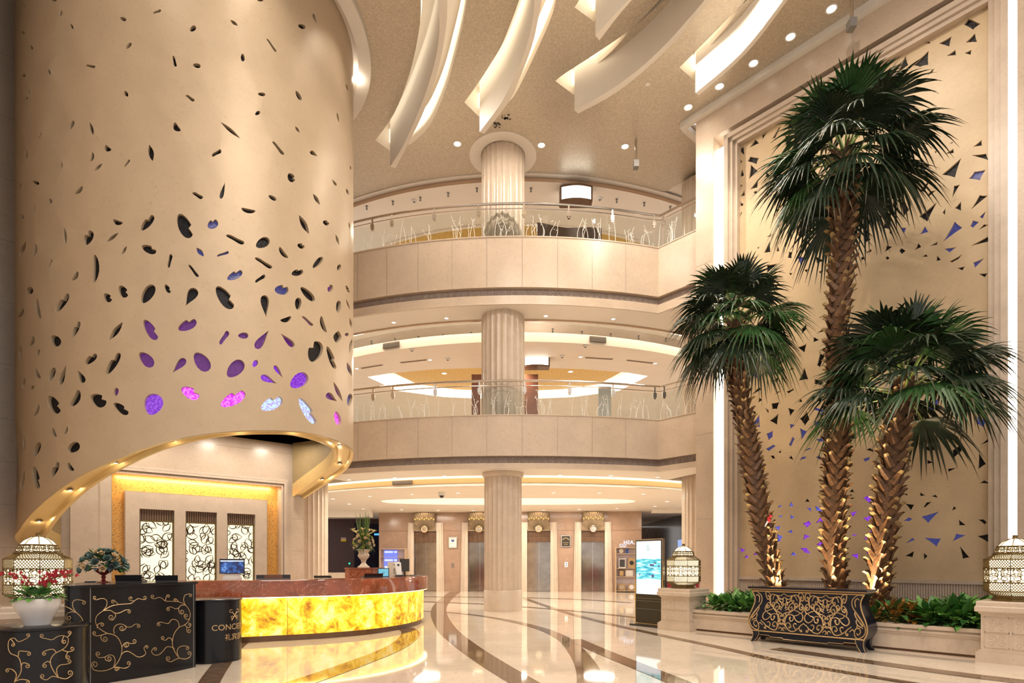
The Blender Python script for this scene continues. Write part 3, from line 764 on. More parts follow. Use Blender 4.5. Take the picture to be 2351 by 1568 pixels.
phis = [P0 + (P1 - P0) * i / NP for i in range(NP + 1)]
zs_ = [zb(p) for p in phis]
for _ in range(2): zs_ = [zs_[0]] + [(zs_[i - 1] + 2 * zs_[i] + zs_[i + 1]) / 4 for i in range(1, NP)] + [zs_[-1]]
def zbs(phi):
    t = max(0, min(NP - 1e-6, (phi - P0) / (P1 - P0) * NP)); i = int(t); return zs_[i] + (zs_[i + 1] - zs_[i]) * (t - i)
# cut-outs: crop origin x,y, then  x y length width angle shape+colour
CUT = '''20 0
470 120 60 25 75 l|568 238 55 20 -60 l|1030 170 55 28 -25 e|1335 105 70 35 15 w|128 300 35 25 80 e|205 427 40 20 -60 e|1080 412 65 28 50 e|138 65 40 12 80 e|1492 550 95 35 -80 w|737 595 80 35 -15 w|365 648 55 20 -65 l|135 680 30 22 0 e|180 835 80 16 75 l|160 888 35 16 60 e|1057 843 60 30 -60 l|568 1125 80 30 65 e|745 1158 115 28 -75 l|1512 1145 85 50 -55 b|282 1222 60 18 60 w|158 1385 95 22 -80 l|890 1335 65 45 -40 b|748 1415 80 32 75 b|1280 1375 140 45 -78 l|1065 1470 75 28 50 w|478 1487 60 14 -85 l|806 1505 95 25 42 l|410 2 40 20 0 e
420 0
90 258 60 40 45 e|460 205 80 25 -38 l|1070 238 65 35 -20 e|1188 170 90 25 -72 t|797 407 135 28 -57 w|538 518 65 30 -85 e|125 590 65 35 -15 e|65 882 85 38 -40 w|708 848 62 28 -8 e|1040 860 90 30 -60 e|1476 785 60 15 -75 l|672 1018 48 28 38 e|427 1172 215 28 -40 l|1395 1058 90 16 -78 l|1030 1165 65 20 -55 l|303 1378 90 50 25 w|857 1332 145 38 -53 w|1180 1385 75 35 -35 t|1508 1510 35 10 -80 e|695 2 50 20 0 e
20 400
105 115 75 12 70 l|245 75 60 25 -25 e|632 145 90 35 45 b|375 240 45 25 -70 e|233 315 85 12 80 l|122 380 45 20 -70 e|980 430 85 42 -20 b|1248 438 160 60 50 n|508 555 145 25 -85 l|715 573 130 70 65 n|935 568 125 28 38 l|125 675 140 35 65 l|235 685 105 32 78 b|1040 685 85 22 60 l|1262 675 130 60 -25 n|1450 780 115 45 75 w|375 805 80 22 65 w|598 918 90 38 55 b|778 850 235 58 88 b|188 1047 60 55 0 e|1030 1055 110 65 -60 n|890 1110 85 55 -50 n|1253 1077 175 85 58 e|1430 1030 80 35 -60 n|265 1210 170 40 -80 b|480 1160 190 55 55 n|113 1250 85 30 60 b|605 1397 145 40 65 n|965 1412 190 48 53 l|1275 1400 195 75 -58 np|208 1505 90 38 65 b|420 1498 105 75 -50 e
420 400
132 190 95 50 -35 w|360 145 145 35 75 t|975 30 80 55 -60 n|1360 72 70 22 125 t|1480 158 60 18 -70 l|805 212 75 30 -32 e|1202 225 110 28 -58 l|588 325 120 40 -12 b|15 465 220 100 -65 n|268 450 95 70 35 nb|1090 453 180 45 -62 l|1288 437 55 38 -25 n|1498 465 70 8 -80 l|470 585 165 55 -30 w|718 618 125 75 30 e|1390 590 95 20 -72 l|1062 645 60 40 -20 n|155 700 95 38 -50 lb|360 718 105 35 15 wb|903 707 115 38 -52 b|725 797 165 50 -35 w|1213 795 120 42 48 e|95 868 130 38 -55 w|1405 840 55 30 70 e|467 910 140 60 28 nb|1030 885 100 50 15 n|695 940 100 45 30 w|68 1108 170 95 240 t|375 1110 225 95 -55 n|888 1040 115 75 0 nb|1122 1078 160 55 -45 e|1325 1028 65 40 70 np|1482 1032 65 20 -65 n|740 1190 190 75 -85 t|1037 1165 100 50 85 e|1400 1193 105 38 85 e|1485 1172 95 14 -70 l|928 1305 95 42 20 b|1122 1320 120 38 -45 wp|1263 1352 145 38 -72 b|1510 1342 100 18 -80 l|40 1358 165 80 25 np|370 1472 130 60 52 wp|543 1452 85 48 0 ep|715 1485 190 75 55 tp|938 1490 160 55 135 tp|1390 1465 105 65 80 l|1475 1443 32 28 0 ep
20 780
105 120 140 28 85 l|265 120 65 22 75 e|738 175 125 55 40 n|940 215 210 60 58 n|1238 178 160 85 -45 ep|1530 235 160 70 228 tp|260 305 90 35 -65 b|388 313 125 42 68 e|490 310 185 50 72 t|648 328 120 60 115 t|135 390 95 25 75 l|212 430 50 22 45 l|967 470 70 35 80 ep|405 585 165 85 -60 n|600 530 155 65 62 b|805 545 145 95 -30 n|1010 620 150 60 -38 n|1300 582 180 145 70 ev|252 640 110 28 65 b|410 835 80 30 -68 b|517 818 70 22 70 b|140 935 130 22 -85 l|253 990 135 45 68 e|582 970 115 75 30 e|415 1170 140 45 65 n|555 1145 80 42 -55 b|125 1265 175 32 78 l|245 1240 190 55 -78 n
420 700
170 512 185 105 -52 ep|472 575 180 105 45 ep|650 528 65 38 60 ev|862 603 130 40 -55 tv|775 675 150 60 -25 tv|1045 682 170 105 35 ev|1190 420 180 110 70 n|1335 475 200 45 -70 n|1510 370 125 25 80 l|1498 580 125 30 -70 lb|1395 780 185 30 -65 lp|1340 835 110 60 -35 tp|1500 855 105 40 80 eb|65 792 165 85 -30 nm|450 848 230 95 28 nm|800 890 195 95 25 nc|1120 955 250 75 -58 nc|1392 1020 120 50 -75 em|1518 1098 180 24 -78 lc'''
def blob(kind, L_, W_):
    out = []; n = 18
    if kind == 'n': n = 22
    for i in range(n):
        t = 2 * math.pi * i / n; c, s = math.cos(t), math.sin(t); x = c; y = s
        if kind == 'e': y = s * (1 + .18 * c)
        elif kind == 'l': y = math.copysign(1 - abs(c) ** 1.7, s) if abs(s) > 1e-6 else 0
        elif kind == 'b': y = s * .85 + .55 * (c * c - .5)
        elif kind == 'w': y = s * (.5 + .5 * c * c) * (1 + .2 * c) + .25 * c * c * c
        elif kind == 't': y = s * (1 - c) / 1.5
        elif kind == 'n':
            y = s * (1 + .15 * c)
            if 3 <= i <= 4: x *= .7; y *= (.42 if i == 4 else .62)
        out.append((x * L_ / 2, y * W_ / 2))
    return out
cut_holes = []; cut_col = []; org = (0, 0)
for ln in CUT.split('\n'):
    if '|' not in ln: org = tuple(float(q) for q in ln.split()); continue
    for it in ln.split('|'):
        q = it.split(); x, y, L_, W_, a = map(float, q[:5]); a = R_(a); ok = []
        for px, py in blob(q[5][0], L_ * 1.08, max(W_, 11) * 1.16):
            u = org[0] + (x + px * math.cos(a) - py * math.sin(a)) / 3.92
            v = org[1] + (y - px * math.sin(a) - py * math.cos(a)) / 3.92
            h = cyl(min(max(u, 39.5), 814.2), v)
            if h is None: ok = None; break
            ok.append((h[0] * DR, h[1]))
        if ok and all(z > zbs(p / DR) + .05 for p, z in ok):
            cut_holes.append(ok); cut_col.append('kbpvmc'.index(q[5][1]) if len(q[5]) > 1 else 0)
TOPZ = 14.25
outer = [(p * DR, zbs(p)) for p in phis] + [(p * DR, TOPZ) for p in phis[::-1]]
extra = [(p * DR, zz) for p in phis[1:-1:1] for zz in [4.2 + .9 * k for k in range(11)]]
v2, f2 = perforated(outer, cut_holes, extra)
drum = thing('curved_screen_wall', 'tall curved gold-beige wall with leaf-shaped cut-outs above reception', 'curved wall', (DC.x, DC.y, 0))
OFF = Vector((DC.x, DC.y, 0))
b = MB(); b.add([dpt(x / DR, z) - OFF for x, z in v2], f2)
TH = .07
for h in cut_holes:
    n = len(h); b.add([dpt(x / DR, z) - OFF for x, z in h] + [dpt(x / DR, z, TH) - OFF for x, z in h], [(i, (i + 1) % n, n + (i + 1) % n, n + i) for i in range(n)])
b.build('skin', DRUM, drum, smooth=30)
b = MB()
for h, c in zip(cut_holes, cut_col):
    n = len(h); cx_ = sum(p[0] for p in h) / n; cz_ = sum(p[1] for p in h) / n
    b.add([dpt((cx_ + (x - cx_) * 1.08) / DR, cz_ + (z - cz_) * 1.08, TH - .004) - OFF for x, z in h], [tuple(range(n))], c)
b.build('glass_inlay', [INLAY, INLAY_B, INLAY_P, INLAY_V, INLAY_M, INLAY_C], drum, smooth=0)
# gold lip under the wall
prof = [(0, .012), (0, 0), (.07, 0), (.10, .07), (.36, .07), (.39, 0), (.46, 0), (.46, .35)]
b = MB(); m_ = len(prof)
b.add([dpt(p, zbs(p) + dz, d) - OFF for p in phis for d, dz in prof], [(i * m_ + j, (i + 1) * m_ + j, (i + 1) * m_ + j + 1, i * m_ + j + 1) for i in range(NP) for j in range(m_ - 1)])
b.build('lip', LIP, drum, smooth=50, fix=False)
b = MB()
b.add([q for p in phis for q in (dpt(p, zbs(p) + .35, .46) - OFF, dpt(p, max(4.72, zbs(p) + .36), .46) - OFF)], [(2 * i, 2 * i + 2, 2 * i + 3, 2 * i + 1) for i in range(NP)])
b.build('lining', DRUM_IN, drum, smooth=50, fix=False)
# spots in the lip
k = 0
for u, v, far in ((73, 1200, 0), (147, 1128, 0), (256, 1074, 0), (398, 1020, 0), (562, 997, 0), (695, 1000, 0), (792, 1026, 0), (783, 1066, 1), (742, 1101, 1)):
    h = cyl(u, v, bool(far), DR - (.12 if not far else .2))
    if not h: continue
    p = dpt(h[0], zbs(h[0]) + .055, .23)
    t = thing('lip_spotlight', '%s spotlight from the left end in the gold lip of the curved wall' % ORD[k], 'spotlight', p, 0, 'spotlights in the gold lip'); k += 1
    b = MB(); b.lathe([(.055, .01), (.055, -.012), (.04, -.012)], 14); b.build('rim', STEEL, t)
    b = MB(); b.lathe([(.038, -.006), (.001, -.008)], 12); b.build('lens', LAMP_E, t, smooth=0)
    lamp('SPOT', 'lip_spot_lamp', p - Vector((0, 0, .03)), 45, WARM, .04, p - Vector((0, 0, 2)), 75, .6)
    q = p.copy(); q.z -= .02
    lamp('POINT', 'lip_glow_lamp', q, 3.0, WARM, .03)
# wall washers above the curved wall, at the ceiling ring
p = dpt(R_(-38), CZ - .25, -.35)
lamp('SPOT', 'ring_washer_lamp', p, 60, WARM, .12, dpt(R_(-38), 9.0, 0), 70, 1.0)
for ad in (-12, 14, 50):
    p = dpt(R_(ad), CZ - .05, -1.0); lamp('SPOT', 'drum_washer_lamp', p, 130, WARM2, .15, dpt(R_(ad), 10.6, 0), 75, 1.0)

for ad in (82,): lamp('POINT', 'ring_cove_lamp', dpt(R_(ad), CZ - .14, -.09), 9, WARM2, .06)
# ================================================================== FRAMED PANEL ON THE RIGHT WALL
PAN = '''1670 280 3.919
95,255 145,222 150,292|203,228 250,158 283,190|313,118 358,90 316,155|403,152 460,52 478,45 430,140|515,62 565,5 580,35|625,5 700,0 632,70|522,120 578,160 527,245|92,322 132,355 95,405|88,512 135,430 147,480|185,352 205,315 280,325 260,375|212,390 270,440 196,510|340,500 350,450 385,485|83,550 132,570 88,645|210,603 277,515 268,588|118,670 152,615 155,660|235,632 257,618 270,634 252,648|86,710 142,738 140,750 90,770|95,845 133,805 110,882|438,935 460,912 470,930 452,955|353,1033 402,1005 385,1032|332,1175 380,1075 385,1168|443,1165 452,1113 466,1160|535,1000 580,940 570,1008|632,1018 700,910 705,1028|760,940 788,920 778,948|820,910 852,907 838,925|545,1220 555,1170 578,1170 575,1225|628,1207 705,1220 660,1290 b|793,1210 868,1247 806,1270|678,1092 735,1087 682,1143|768,1090 800,1038 850,1065 815,1120 b|695,1330 725,1325 710,1357|826,1345 862,1328 858,1345 832,1363|355,1360 358,1290 447,1277|240,1340 285,1295 285,1355|228,1225 265,1205 240,1230|555,1360 585,1358 570,1380|915,870 940,730 965,735 960,885 b|1105,810 1145,705 1130,810|270,1130 290,1122 278,1143
1980 0 3.919
1010,100 1102,50 1102,90|745,262 840,165 845,230|918,220 955,165 1055,215 995,262|935,380 1010,305 1027,375|530,350 590,345 607,390 540,390|695,390 798,332 780,415|762,502 835,452 840,495|922,478 980,450 972,492|462,585 590,465 588,580 520,597|318,655 385,510 408,585|323,525 330,490 400,448|135,670 190,640 268,545 250,580 150,705|585,677 620,635 650,615 625,655|325,712 358,680 390,712 362,750|1000,1320 1070,1262 1073,1308|990,1398 1110,1385 1130,1437|745,1385 818,1340 820,1375|785,1295 805,1278 818,1285|650,1365 672,1352 660,1380|515,1520 550,1472 608,1482 540,1555
1950 330 4.238
910,297 1080,150 1025,322|1170,337 1220,275 1318,258 1268,350 b|688,450 795,335 728,467|755,502 790,462 842,455 775,508|1003,518 1020,412 1072,400|1190,633 1268,505 1342,507|1030,625 1085,567 1085,648|685,705 845,577 758,750|908,668 935,630 930,690|1270,710 1325,660 1298,728 b|1178,800 1205,748 1258,762 1203,815 b|1258,838 1310,785 1350,790|920,945 1025,765 1092,818 b|690,880 735,805 765,857 b|500,815 550,820 530,878 b|388,858 418,845 405,878|315,818 402,690 387,825|105,592 228,605 215,670 150,715|500,570 535,550 575,645 528,705|137,855 185,822 175,870 203,932 155,960|1190,990 1345,907 1357,950|785,993 858,955 850,983|930,1022 1035,1008 975,1055 b|638,1035 672,968 697,1003|485,1040 505,1015 545,1040 512,1072|345,1055 365,990 413,1003|160,1065 210,1022 215,1047|112,1140 118,1100 155,1110|350,1112 368,1095 390,1108 375,1128|707,1100 745,1075 762,1098|848,1140 855,1090 888,1130|978,1145 1095,1080 1060,1120 1000,1153|1052,1210 1122,1195 1100,1230|1210,1157 1307,1117 1223,1205 b|1265,1267 1342,1262 1318,1297|0,640 50,550 32,665
1670 700 3.919
635,145 670,127 672,138 640,153|825,113 858,97 845,113|668,262 668,210 708,170 710,215|805,255 855,218 868,235|773,335 778,290 822,315|638,382 710,350 692,425|835,425 872,460 832,555 808,540|540,470 555,435 572,440|395,545 440,500 463,520|565,590 570,555 597,575|212,630 240,570 288,668 b|645,678 692,565 723,665|408,688 453,642 455,685|787,670 858,680 848,720 785,708|218,808 285,735 300,762|425,805 455,778 485,777|535,778 598,750 595,765 550,795|278,880 285,832 310,855|640,873 660,840 673,872|800,850 845,820 855,862 825,870|398,888 465,875 445,933 405,935|340,925 370,950 368,977|220,945 257,965 240,987|548,928 603,945 565,997|780,920 862,945 865,967 782,942 b|655,1022 715,963 735,1030 698,1082|385,1040 457,980 445,1075|220,1075 285,990 290,1098 b|787,1048 860,1062 788,1092 b|562,1072 605,1080 570,1112 b|353,1158 407,1133 405,1185 372,1215 b|655,1112 715,1140 668,1210 b|553,1258 585,1187 603,1205 572,1270 b|800,1210 875,1190 868,1225 825,1232 b|348,1295 412,1257 432,1270 372,1313 b|455,1328 483,1302 480,1330|692,1308 745,1282 748,1295 705,1312 b|390,1357 415,1355 430,1380 405,1382|553,1375 575,1355 593,1395|652,1395 668,1370 707,1362 700,1382 b|798,1372 830,1345 838,1395 b|95,1235 125,1240 108,1293 v|95,1385 132,1385 130,1405 98,1405|270,1355 295,1355 290,1372|1122,130 1155,107 1140,135|1130,510 1145,475 1155,490|1080,1000 1150,960 1155,990
1950 880 3.732
115,345 197,265 207,335 b|0,487 38,420 60,465|167,413 212,410 205,458|148,570 172,555 200,568 208,587|120,648 175,630 168,655 135,670 b|662,225 760,130 748,225 b|840,122 992,143 948,235 b|1078,235 1140,125 1197,165 b|640,290 682,290 650,355|688,407 720,357 767,375 750,407|840,348 885,335 918,355 905,382|1098,288 1162,322 1153,378 1092,338 b|1130,525 1230,440 1215,490|625,552 705,533 762,563 690,580|885,575 957,523 957,580 887,642|1112,602 1167,690 1108,730|667,658 717,677 668,690|845,733 915,725 850,757|478,605 523,590 500,580|480,665 508,648 528,662 508,685|1122,853 1155,833 1205,858|300,150 330,155 320,210 b|305,400 335,400 320,440 b|605,935 647,960 607,965|468,950 497,945 495,962|707,967 738,955 758,980|635,1060 660,1022 703,1015 650,1060|880,1090 895,1053 915,1072|483,1032 553,1042 527,1085|622,1143 760,1103 675,1193 b|468,1178 505,1150 537,1160 515,1180 b|938,1170 995,1215 942,1215|1110,1167 1152,1167 1175,1190 1160,1208|890,1350 915,1290 990,1303 b|1105,1310 1212,1288 1200,1367|650,1325 780,1333 745,1395 b|483,1372 540,1325 560,1340 b|480,1478 553,1440 540,1488|950,1400 1025,1490 972,1500|637,1455 668,1480 640,1510|120,980 150,968 203,995 165,1020 v|0,930 25,905 40,932|5,985 45,975 25,992|120,1155 165,1140 217,1105 158,1183 v|10,1110 65,1095 30,1145 v|18,1295 72,1293 40,1308 v|127,1332 195,1247 217,1280 160,1335 v|15,1470 75,1460 70,1505 v|143,1450 190,1415 190,1485 v|213,912 240,910 235,948
1670 1080 6.029
697,518 718,482 752,485 745,498 w|852,495 883,432 912,493 w|1078,432 1103,388 1140,432|1098,515 1157,525 1153,570 w|1215,490 1318,543 1297,572 1230,550 w|705,630 762,622 738,658 w|868,612 925,648 880,673 w|1048,735 1128,700 1157,738 1100,790 v|1225,727 1280,655 1350,648 1330,705 v|650,787 733,767 712,830 w|835,852 892,818 898,865 w|692,885 757,915 715,1005 690,1003 w|1065,885 1145,910 1050,960 v|1235,1025 1345,945 1340,1062 v|1010,1075 1095,1075 1150,1150 1068,1135 v|875,1170 913,1125 955,1180 w|163,1060 245,1103 192,1140 v|232,1208 268,1162 290,1210 v|358,1170 400,1120 425,1165 v|355,970 400,1010 385,1055 v|330,820 372,790 385,830 v'''
KP = KR + .24
ph_, pc_ = [], []; org = (0, 0, 1)
X0, X1, Z0, Z1 = -7.42, -2.28, 1.07, 12.32
for ln in PAN.split('\n'):
    if '|' not in ln: org = tuple(float(q) for q in ln.split()); continue
    for it in ln.split('|'):
        q = it.split(); c = 0
        if ',' not in q[-1]: c = ' bvw'.index(q[-1]); q = q[:-1]
        pts = []
        for p in q:
            x, y = map(float, p.split(',')); pts.append(Vector(on_r(org[0] + x / org[2], org[1] + y / org[2], KP)))
        ce = sum(pts, Vector((0, 0))) / len(pts); out = []
        pts = [ce + (p - ce) * 1.10 for p in pts]
        for i, p in enumerate(pts):         # sides bow in a little
            n_ = pts[(i + 1) % len(pts)]; out.append(p)
            for t in (.3, .7): m__ = p.lerp(n_, t); out.append(m__.lerp(ce, .07))
        out = [Vector((min(max(p.x, X0 + .02), X1 - .02), min(max(p.y, Z0 + .02), Z1 - .02))) for p in out]
        ph_.append(out); pc_.append(c)
v2, f2 = perforated([(X0, Z0), (X1, Z0), (X1, Z1), (X0, Z1)], ph_, [])
pan = thing('perforated_wall_panel', 'tall sand-coloured wall panel with sharp triangular cut-outs behind the palms', 'wall panel', PR(0, KP), RA)
b = MB(); b.add([(x, 0, z) for x, z in v2], f2)
for h in ph_:
    n = len(h); b.add([(p.x, 0, p.y) for p in h] + [(p.x, .05, p.y) for p in h], [(i, (i + 1) % n, n + (i + 1) % n, n + i) for i in range(n)])
b.build('panel', PANEL, pan, smooth=0)
b = MB()
for h, c in zip(ph_, pc_):
    b.add([(p.x, .046, p.y) for p in h], [tuple(range(len(h)))], c)
b.build('glass_inlay', [INLAY, INLAY_B, INLAY_V, INLAY_W], pan, smooth=0)
# ================================================================== RAILINGS, LAMPS ON THE CEILINGS
def rail_point(u, off=.14):        # where a plumb line through column u of the photograph meets the balcony edge
    a = (u - CU) / F; best = None
    for i in range(len(path) - 1):
        p, q = path[i], path[i + 1]; d = q - p
        den = d.x - a * d.y
        if abs(den) < 1e-9: continue
        t = (a * p.y - p.x) / den
        if -1e-6 <= t <= 1 + 1e-6:
            c = p + d * t
            if best is None or c.y < best[0].y: nn = d.normalized(); best = (c + Vector((-nn.y, nn.x)) * off, i + t)
    return best
def offset_path(off):
    out = []
    for i in range(len(path)):
        a, c = path[max(i - 1, 0)], path[min(i + 1, len(path) - 1)]
        d = (c - a).normalized(); out.append(path[i] + Vector((-d.y, d.x)) * off)
    return out
OP = offset_path(.14)
def along(par):
    i = min(int(par), len(OP) - 2); return OP[i].lerp(OP[i + 1], par - i)
def sub_path(a, c):
    return [along(a)] + [OP[i] for i in range(math.ceil(a + 1e-6), math.floor(c - 1e-6) + 1)] + [along(c)]
rnd = random.Random(11)
def balustrade(label, z, us):
    t = thing('glass_balustrade', label, 'railing', (0, 0, z), 0)
    hs = [rail_point(u)[1] for u in us]
    pars = [hs[0] - 3.4, hs[0] - 1.7] + hs[:-2] + [hs[-2], hs[-1]] + [len(OP) - 1.05]
    pars = [max(.05, p) for p in pars]
    b = MB(); b.tube([(p.x, p.y, 1.0) for p in sub_path(.05, len(OP) - 1.05)], .035, 8); b.build('handrail', STEEL, t)
    b = MB(); b.tube([(p.x, p.y, .86) for p in sub_path(.05, len(OP) - 1.05)], .014, 6); b.build('lower_rail', STEEL, t)
    for p in pars[1:-1]:
        c = along(p); b = MB(); b.box(-.022, .022, -.022, .022, .80, .98, c=(c.x, c.y, 0)); b.box(-.05, .05, -.05, .03, .66, .80, c=(c.x, c.y, 0)); b.box(-.03, .03, -.04, .03, .61, .66, c=(c.x, c.y, 0))
        b.build('clamp', STEEL, t, smooth=0)
    for a, c in zip(pars, pars[1:]):
        if c - a < .12: continue
        sp = sub_path(a + .02, c - .02); b = MB()
        b.add([q for p in sp for q in ((p.x, p.y, -.02), (p.x, p.y, .80))], [(2 * i, 2 * i + 2, 2 * i + 3, 2 * i + 1) for i in range(len(sp) - 1)])
        g = b.build('glass_panel', GLASS, t, smooth=0, fix=False)
        b = MB(); L_ = sum((q - p).length for p, q in zip(sp, sp[1:]))
        def pt(sx, zz):
            sx = max(0, min(L_ - 1e-4, sx))
            for p, q in zip(sp, sp[1:]):
                l = (q - p).length
                if sx <= l: m = p.lerp(q, sx / l); n_ = (q - p).normalized(); return (m.x + n_.y * .008, m.y - n_.x * .008, zz)
                sx -= l
            return (sp[-1].x, sp[-1].y, zz)
        for k in range(max(1, int(L_ * 7))):
            x = rnd.uniform(.05, L_ - .05); h = rnd.uniform(.35, .74); lean = rnd.uniform(-.16, .16); w_ = rnd.uniform(-.06, .06)
            b.tube([pt(x + lean * q * q + w_ * math.sin(q * 5), h * q) for q in [j / 8 for j in range(9)]], [.008 - .004 * j / 8 for j in range(9)], 4)
            for e in range(rnd.randint(1, 4)):
                q = rnd.uniform(.5, 1.0); b.ball(pt(x + lean * q * q + rnd.uniform(-.06, .06), h * q + rnd.uniform(-.03, .05)), rnd.uniform(.009, .016), 6, 4)
        b.build('etching', ETCH, g, smooth=0, fix=False)
balustrade('curved glass balustrade with steel handrail on the third-floor balcony', 10.69, (895, 994, 1097, 1203, 1308, 1410, 1501, 1518))
balustrade('curved glass balustrade with steel handrail on the second-floor balcony', 5.63, (897, 996, 1099, 1205, 1310, 1412, 1502, 1520))

def downlight(p, r, label, group, em=None, proud=.012, down=(0, 0, -1)):
    t = thing('downlight', label, 'ceiling light', p, 0, group)
    b = MB(); b.lathe([(r, .004), (r, -proud), (r * .8, -proud), (r * .76, .003)], 18); b.build('rim', PLASTER_W, t)
    b = MB(); b.lathe([(r * .78, -.002), (.0005, -.003)], 14); b.build('lens', em or LAMP_E, t, smooth=0)
    return t
for i, (u, v) in enumerate(((1050, 330), (1243, 333), (1435, 336), (1580, 246), (1652, 198), (1730, 145), (1815, 84), (1909, 20))):
    downlight(at_z(u, v, CZ), .125, ['large round downlight left of the central column on the foil ceiling', 'large round downlight just right of the central column on the foil ceiling', 'large round downlight beside the hanging speaker bar on the foil ceiling',
              'farthest of the five large downlights along the right wall', 'second farthest of the five large downlights along the right wall', 'middle one of the five large downlights along the right wall', 'second nearest of the five large downlights along the right wall', 'nearest of the five large downlights along the right wall'][i], 'large downlights in the foil ceiling')
def row(pts, z, r, lab, grp, key=None):
    pts = sorted(pts)
    for i, (u, v) in enumerate(pts):
        downlight(at_z(u, v, z), r, '%s small downlight from the left in %s' % (ORD[i], lab), grp)
row([(801, 1101), (906, 1096), (1021, 1092.5), (1286, 1090), (1402, 1091.5), (1510, 1095)], 4.10, .08, 'the white edge under the second-floor balcony', 'downlights of the ground floor outer ceiling')
row([(849, 1139), (946, 1134.5), (1051, 1131.5), (1271, 1131), (1376, 1131.5), (1477, 1134)], 3.90, .085, 'the ceiling just before the glowing oval recess', 'downlights of the ground floor inner ceiling')
row([(764, 1145), (802, 1157), (834, 1168), (922, 1170), (1006, 1171), (1087, 1172), (1248, 1171), (1330, 1169), (1416, 1167), (1504, 1162), (1532, 1151)], 3.90, .10, 'the ceiling row nearest the lifts', 'downlights along the lift wall')
row([(904, 740), (1025, 730), (1253, 725), (1408, 732)], 8.76, .075, 'the soffit under the third-floor balcony', 'downlights of the second floor soffit')
row([(819, 846), (987, 826), (1333, 819), (1504, 834)], 8.5, .08, 'the second-floor ceiling around the gold coffer', 'downlights of the second floor ceiling')
for i, (u, v) in enumerate(((1020, 857), (1310, 853))):
    downlight(at_z(u, v, 8.72), .11, 'downlight in the gold coffer of the second floor, ' + ('left' if i == 0 else 'right') + ' of the column', 'downlights in the gold coffer')
# small hanging spots above the walkways
def pendants(pts, z, where, grp):
    for i, (u, v) in enumerate(sorted(pts)):
        p = at_z(u, v, z); t = thing('track_spot', '%s tiny dark spot lamp from the left on %s' % (ORD[i], where), 'spot lamp', p, 0, grp)
        b = MB(); b.box(-.035, .035, -.035, .035, -.02, 0); b.tube([(0, 0, -.02), (0, 0, -.07)], .012, 6); b.lathe([(.012, -.07), (.03, -.08), (.03, -.12), (.012, -.125)], 8); b.build('spot_body', GREY_P, t)
pendants([(842, 473), (902, 462), (965, 453), (1029, 443), (1095, 432), (1219, 432), (1416, 457), (1479, 465), (1539, 474)], CZ - .17, 'the third-floor ceiling', 'tiny spots on the third-floor ceiling')
pendants([(853, 783), (907, 777), (961, 773), (1017, 768), (1082, 763), (1269, 755), (1336, 761), (1402, 766), (1466, 771), (1529, 777)], 9.2, 'the bright cove of the second floor', 'tiny spots in the second-floor cove')
def detector(u, v, z, label, r=.09):
    t = thing('smoke_detector', label, 'smoke detector', at_z(u, v, z), 0, 'smoke detectors')
    b = MB(); b.lathe([(r, .003), (r, -.03), (r * .6, -.05), (.0005, -.055)], 16); b.build('cover', WHITE_P, t)
    b = MB(); b.lathe([(r * .45, -.05), (r * .4, -.07), (.0005, -.07)], 12); b.build('sensor', GREY_P, t)
for u, v, z, l in ((951, 460, CZ - .17, 'smoke detector on the third-floor ceiling left of the column'), (1377, 455, CZ - .17, 'smoke detector on the third-floor ceiling right of the box lamp'),
                   (946, 802, 8.5, 'smoke detector on the second-floor ceiling near the left vent slot'), (1028, 823, 8.5, 'smoke detector on the second-floor ceiling between left slot and column'),
                   (1344, 793, 8.5, 'smoke detector on the second-floor ceiling under the air grille'), (1291, 817, 8.5, 'smoke detector on the second-floor ceiling beside the box lamp')): detector(u, v, z, l)
# air slots
def slot(u0, v0, u1, v1, z, label, depth=.12, grp='air slots in the second-floor ceiling'):
    a, c = at_z(u0, v0, z), at_z(u1, v1, z); d = (c - a); L_ = d.length; rz = math.atan2(d.y, d.x)
    t = thing('air_vent', label, 'air vent', a, rz, grp)
    b = MB(); b.box(0, L_, -depth / 2, depth / 2, -.015, .003); b.build('frame', PLASTER, t, smooth=0)
    b = MB()
    for k in range(3): b.box(.03, L_ - .03, -depth * .36 + k * depth * .27, -depth * .22 + k * depth * .27, -.022, -.015)
    b.build('slats', GREY_P if z < 8 else LINEN, t, smooth=0)
slot(828, 845, 880, 836.5, 8.5, 'air slot farthest left on the second-floor ceiling'); slot(918, 832, 981, 825, 8.5, 'air slot left of the column on the second-floor ceiling')
slot(1342, 820, 1408, 824, 8.5, 'air slot right of the column on the second-floor ceiling'); slot(1438, 826, 1500, 833, 8.5, 'air slot farthest right on the second-floor ceiling')
def grille(u0, u1, v, R0, zc, h, label):
    a, c = at_y(u0, v, 18.6), at_y(u1, v, 18.6)
    A0 = None
    def on_arc(u):
        for k in range(400):
            ad = -30 + 60 * k / 399; p = arc(R0 + .02, ad, ad, 1)[0]
            if (p[0] / p[1]) * F + CU > u: return ad
    a0, a1 = on_arc(u0), on_arc(u1)
    b = MB(); P = arc(R0 + .02, a0, a1, 8); vs = []
    b.sweep(P, [(.0, zc - h), (.03, zc - h), (.03, zc + h), (0, zc + h)])
    o = tag(b.build('air_grille', LINEN, smooth=0), label, 'air vent', 'grilles in the cove edges')
    b = MB()
    for k in range(5): z = zc - h + .02 + k * (2 * h - .04) / 5; b.sweep(P, [(.03, z), (.04, z), (.04, z + h * .15), (.03, z + h * .15)])
    b.build('slats', GREY_P, o, smooth=0)
grille(880, 917, 785, 11.95, 8.66, .09, 'air grille in the cove edge of the second floor, left of the column')
grille(1352, 1390, 778, 11.95, 8.66, .09, 'air grille in the cove edge of the second floor, right of the column')
grille(901, 946, 1111, 12.02, 4.06, .06, 'air grille in the gold cove edge of the ground floor')
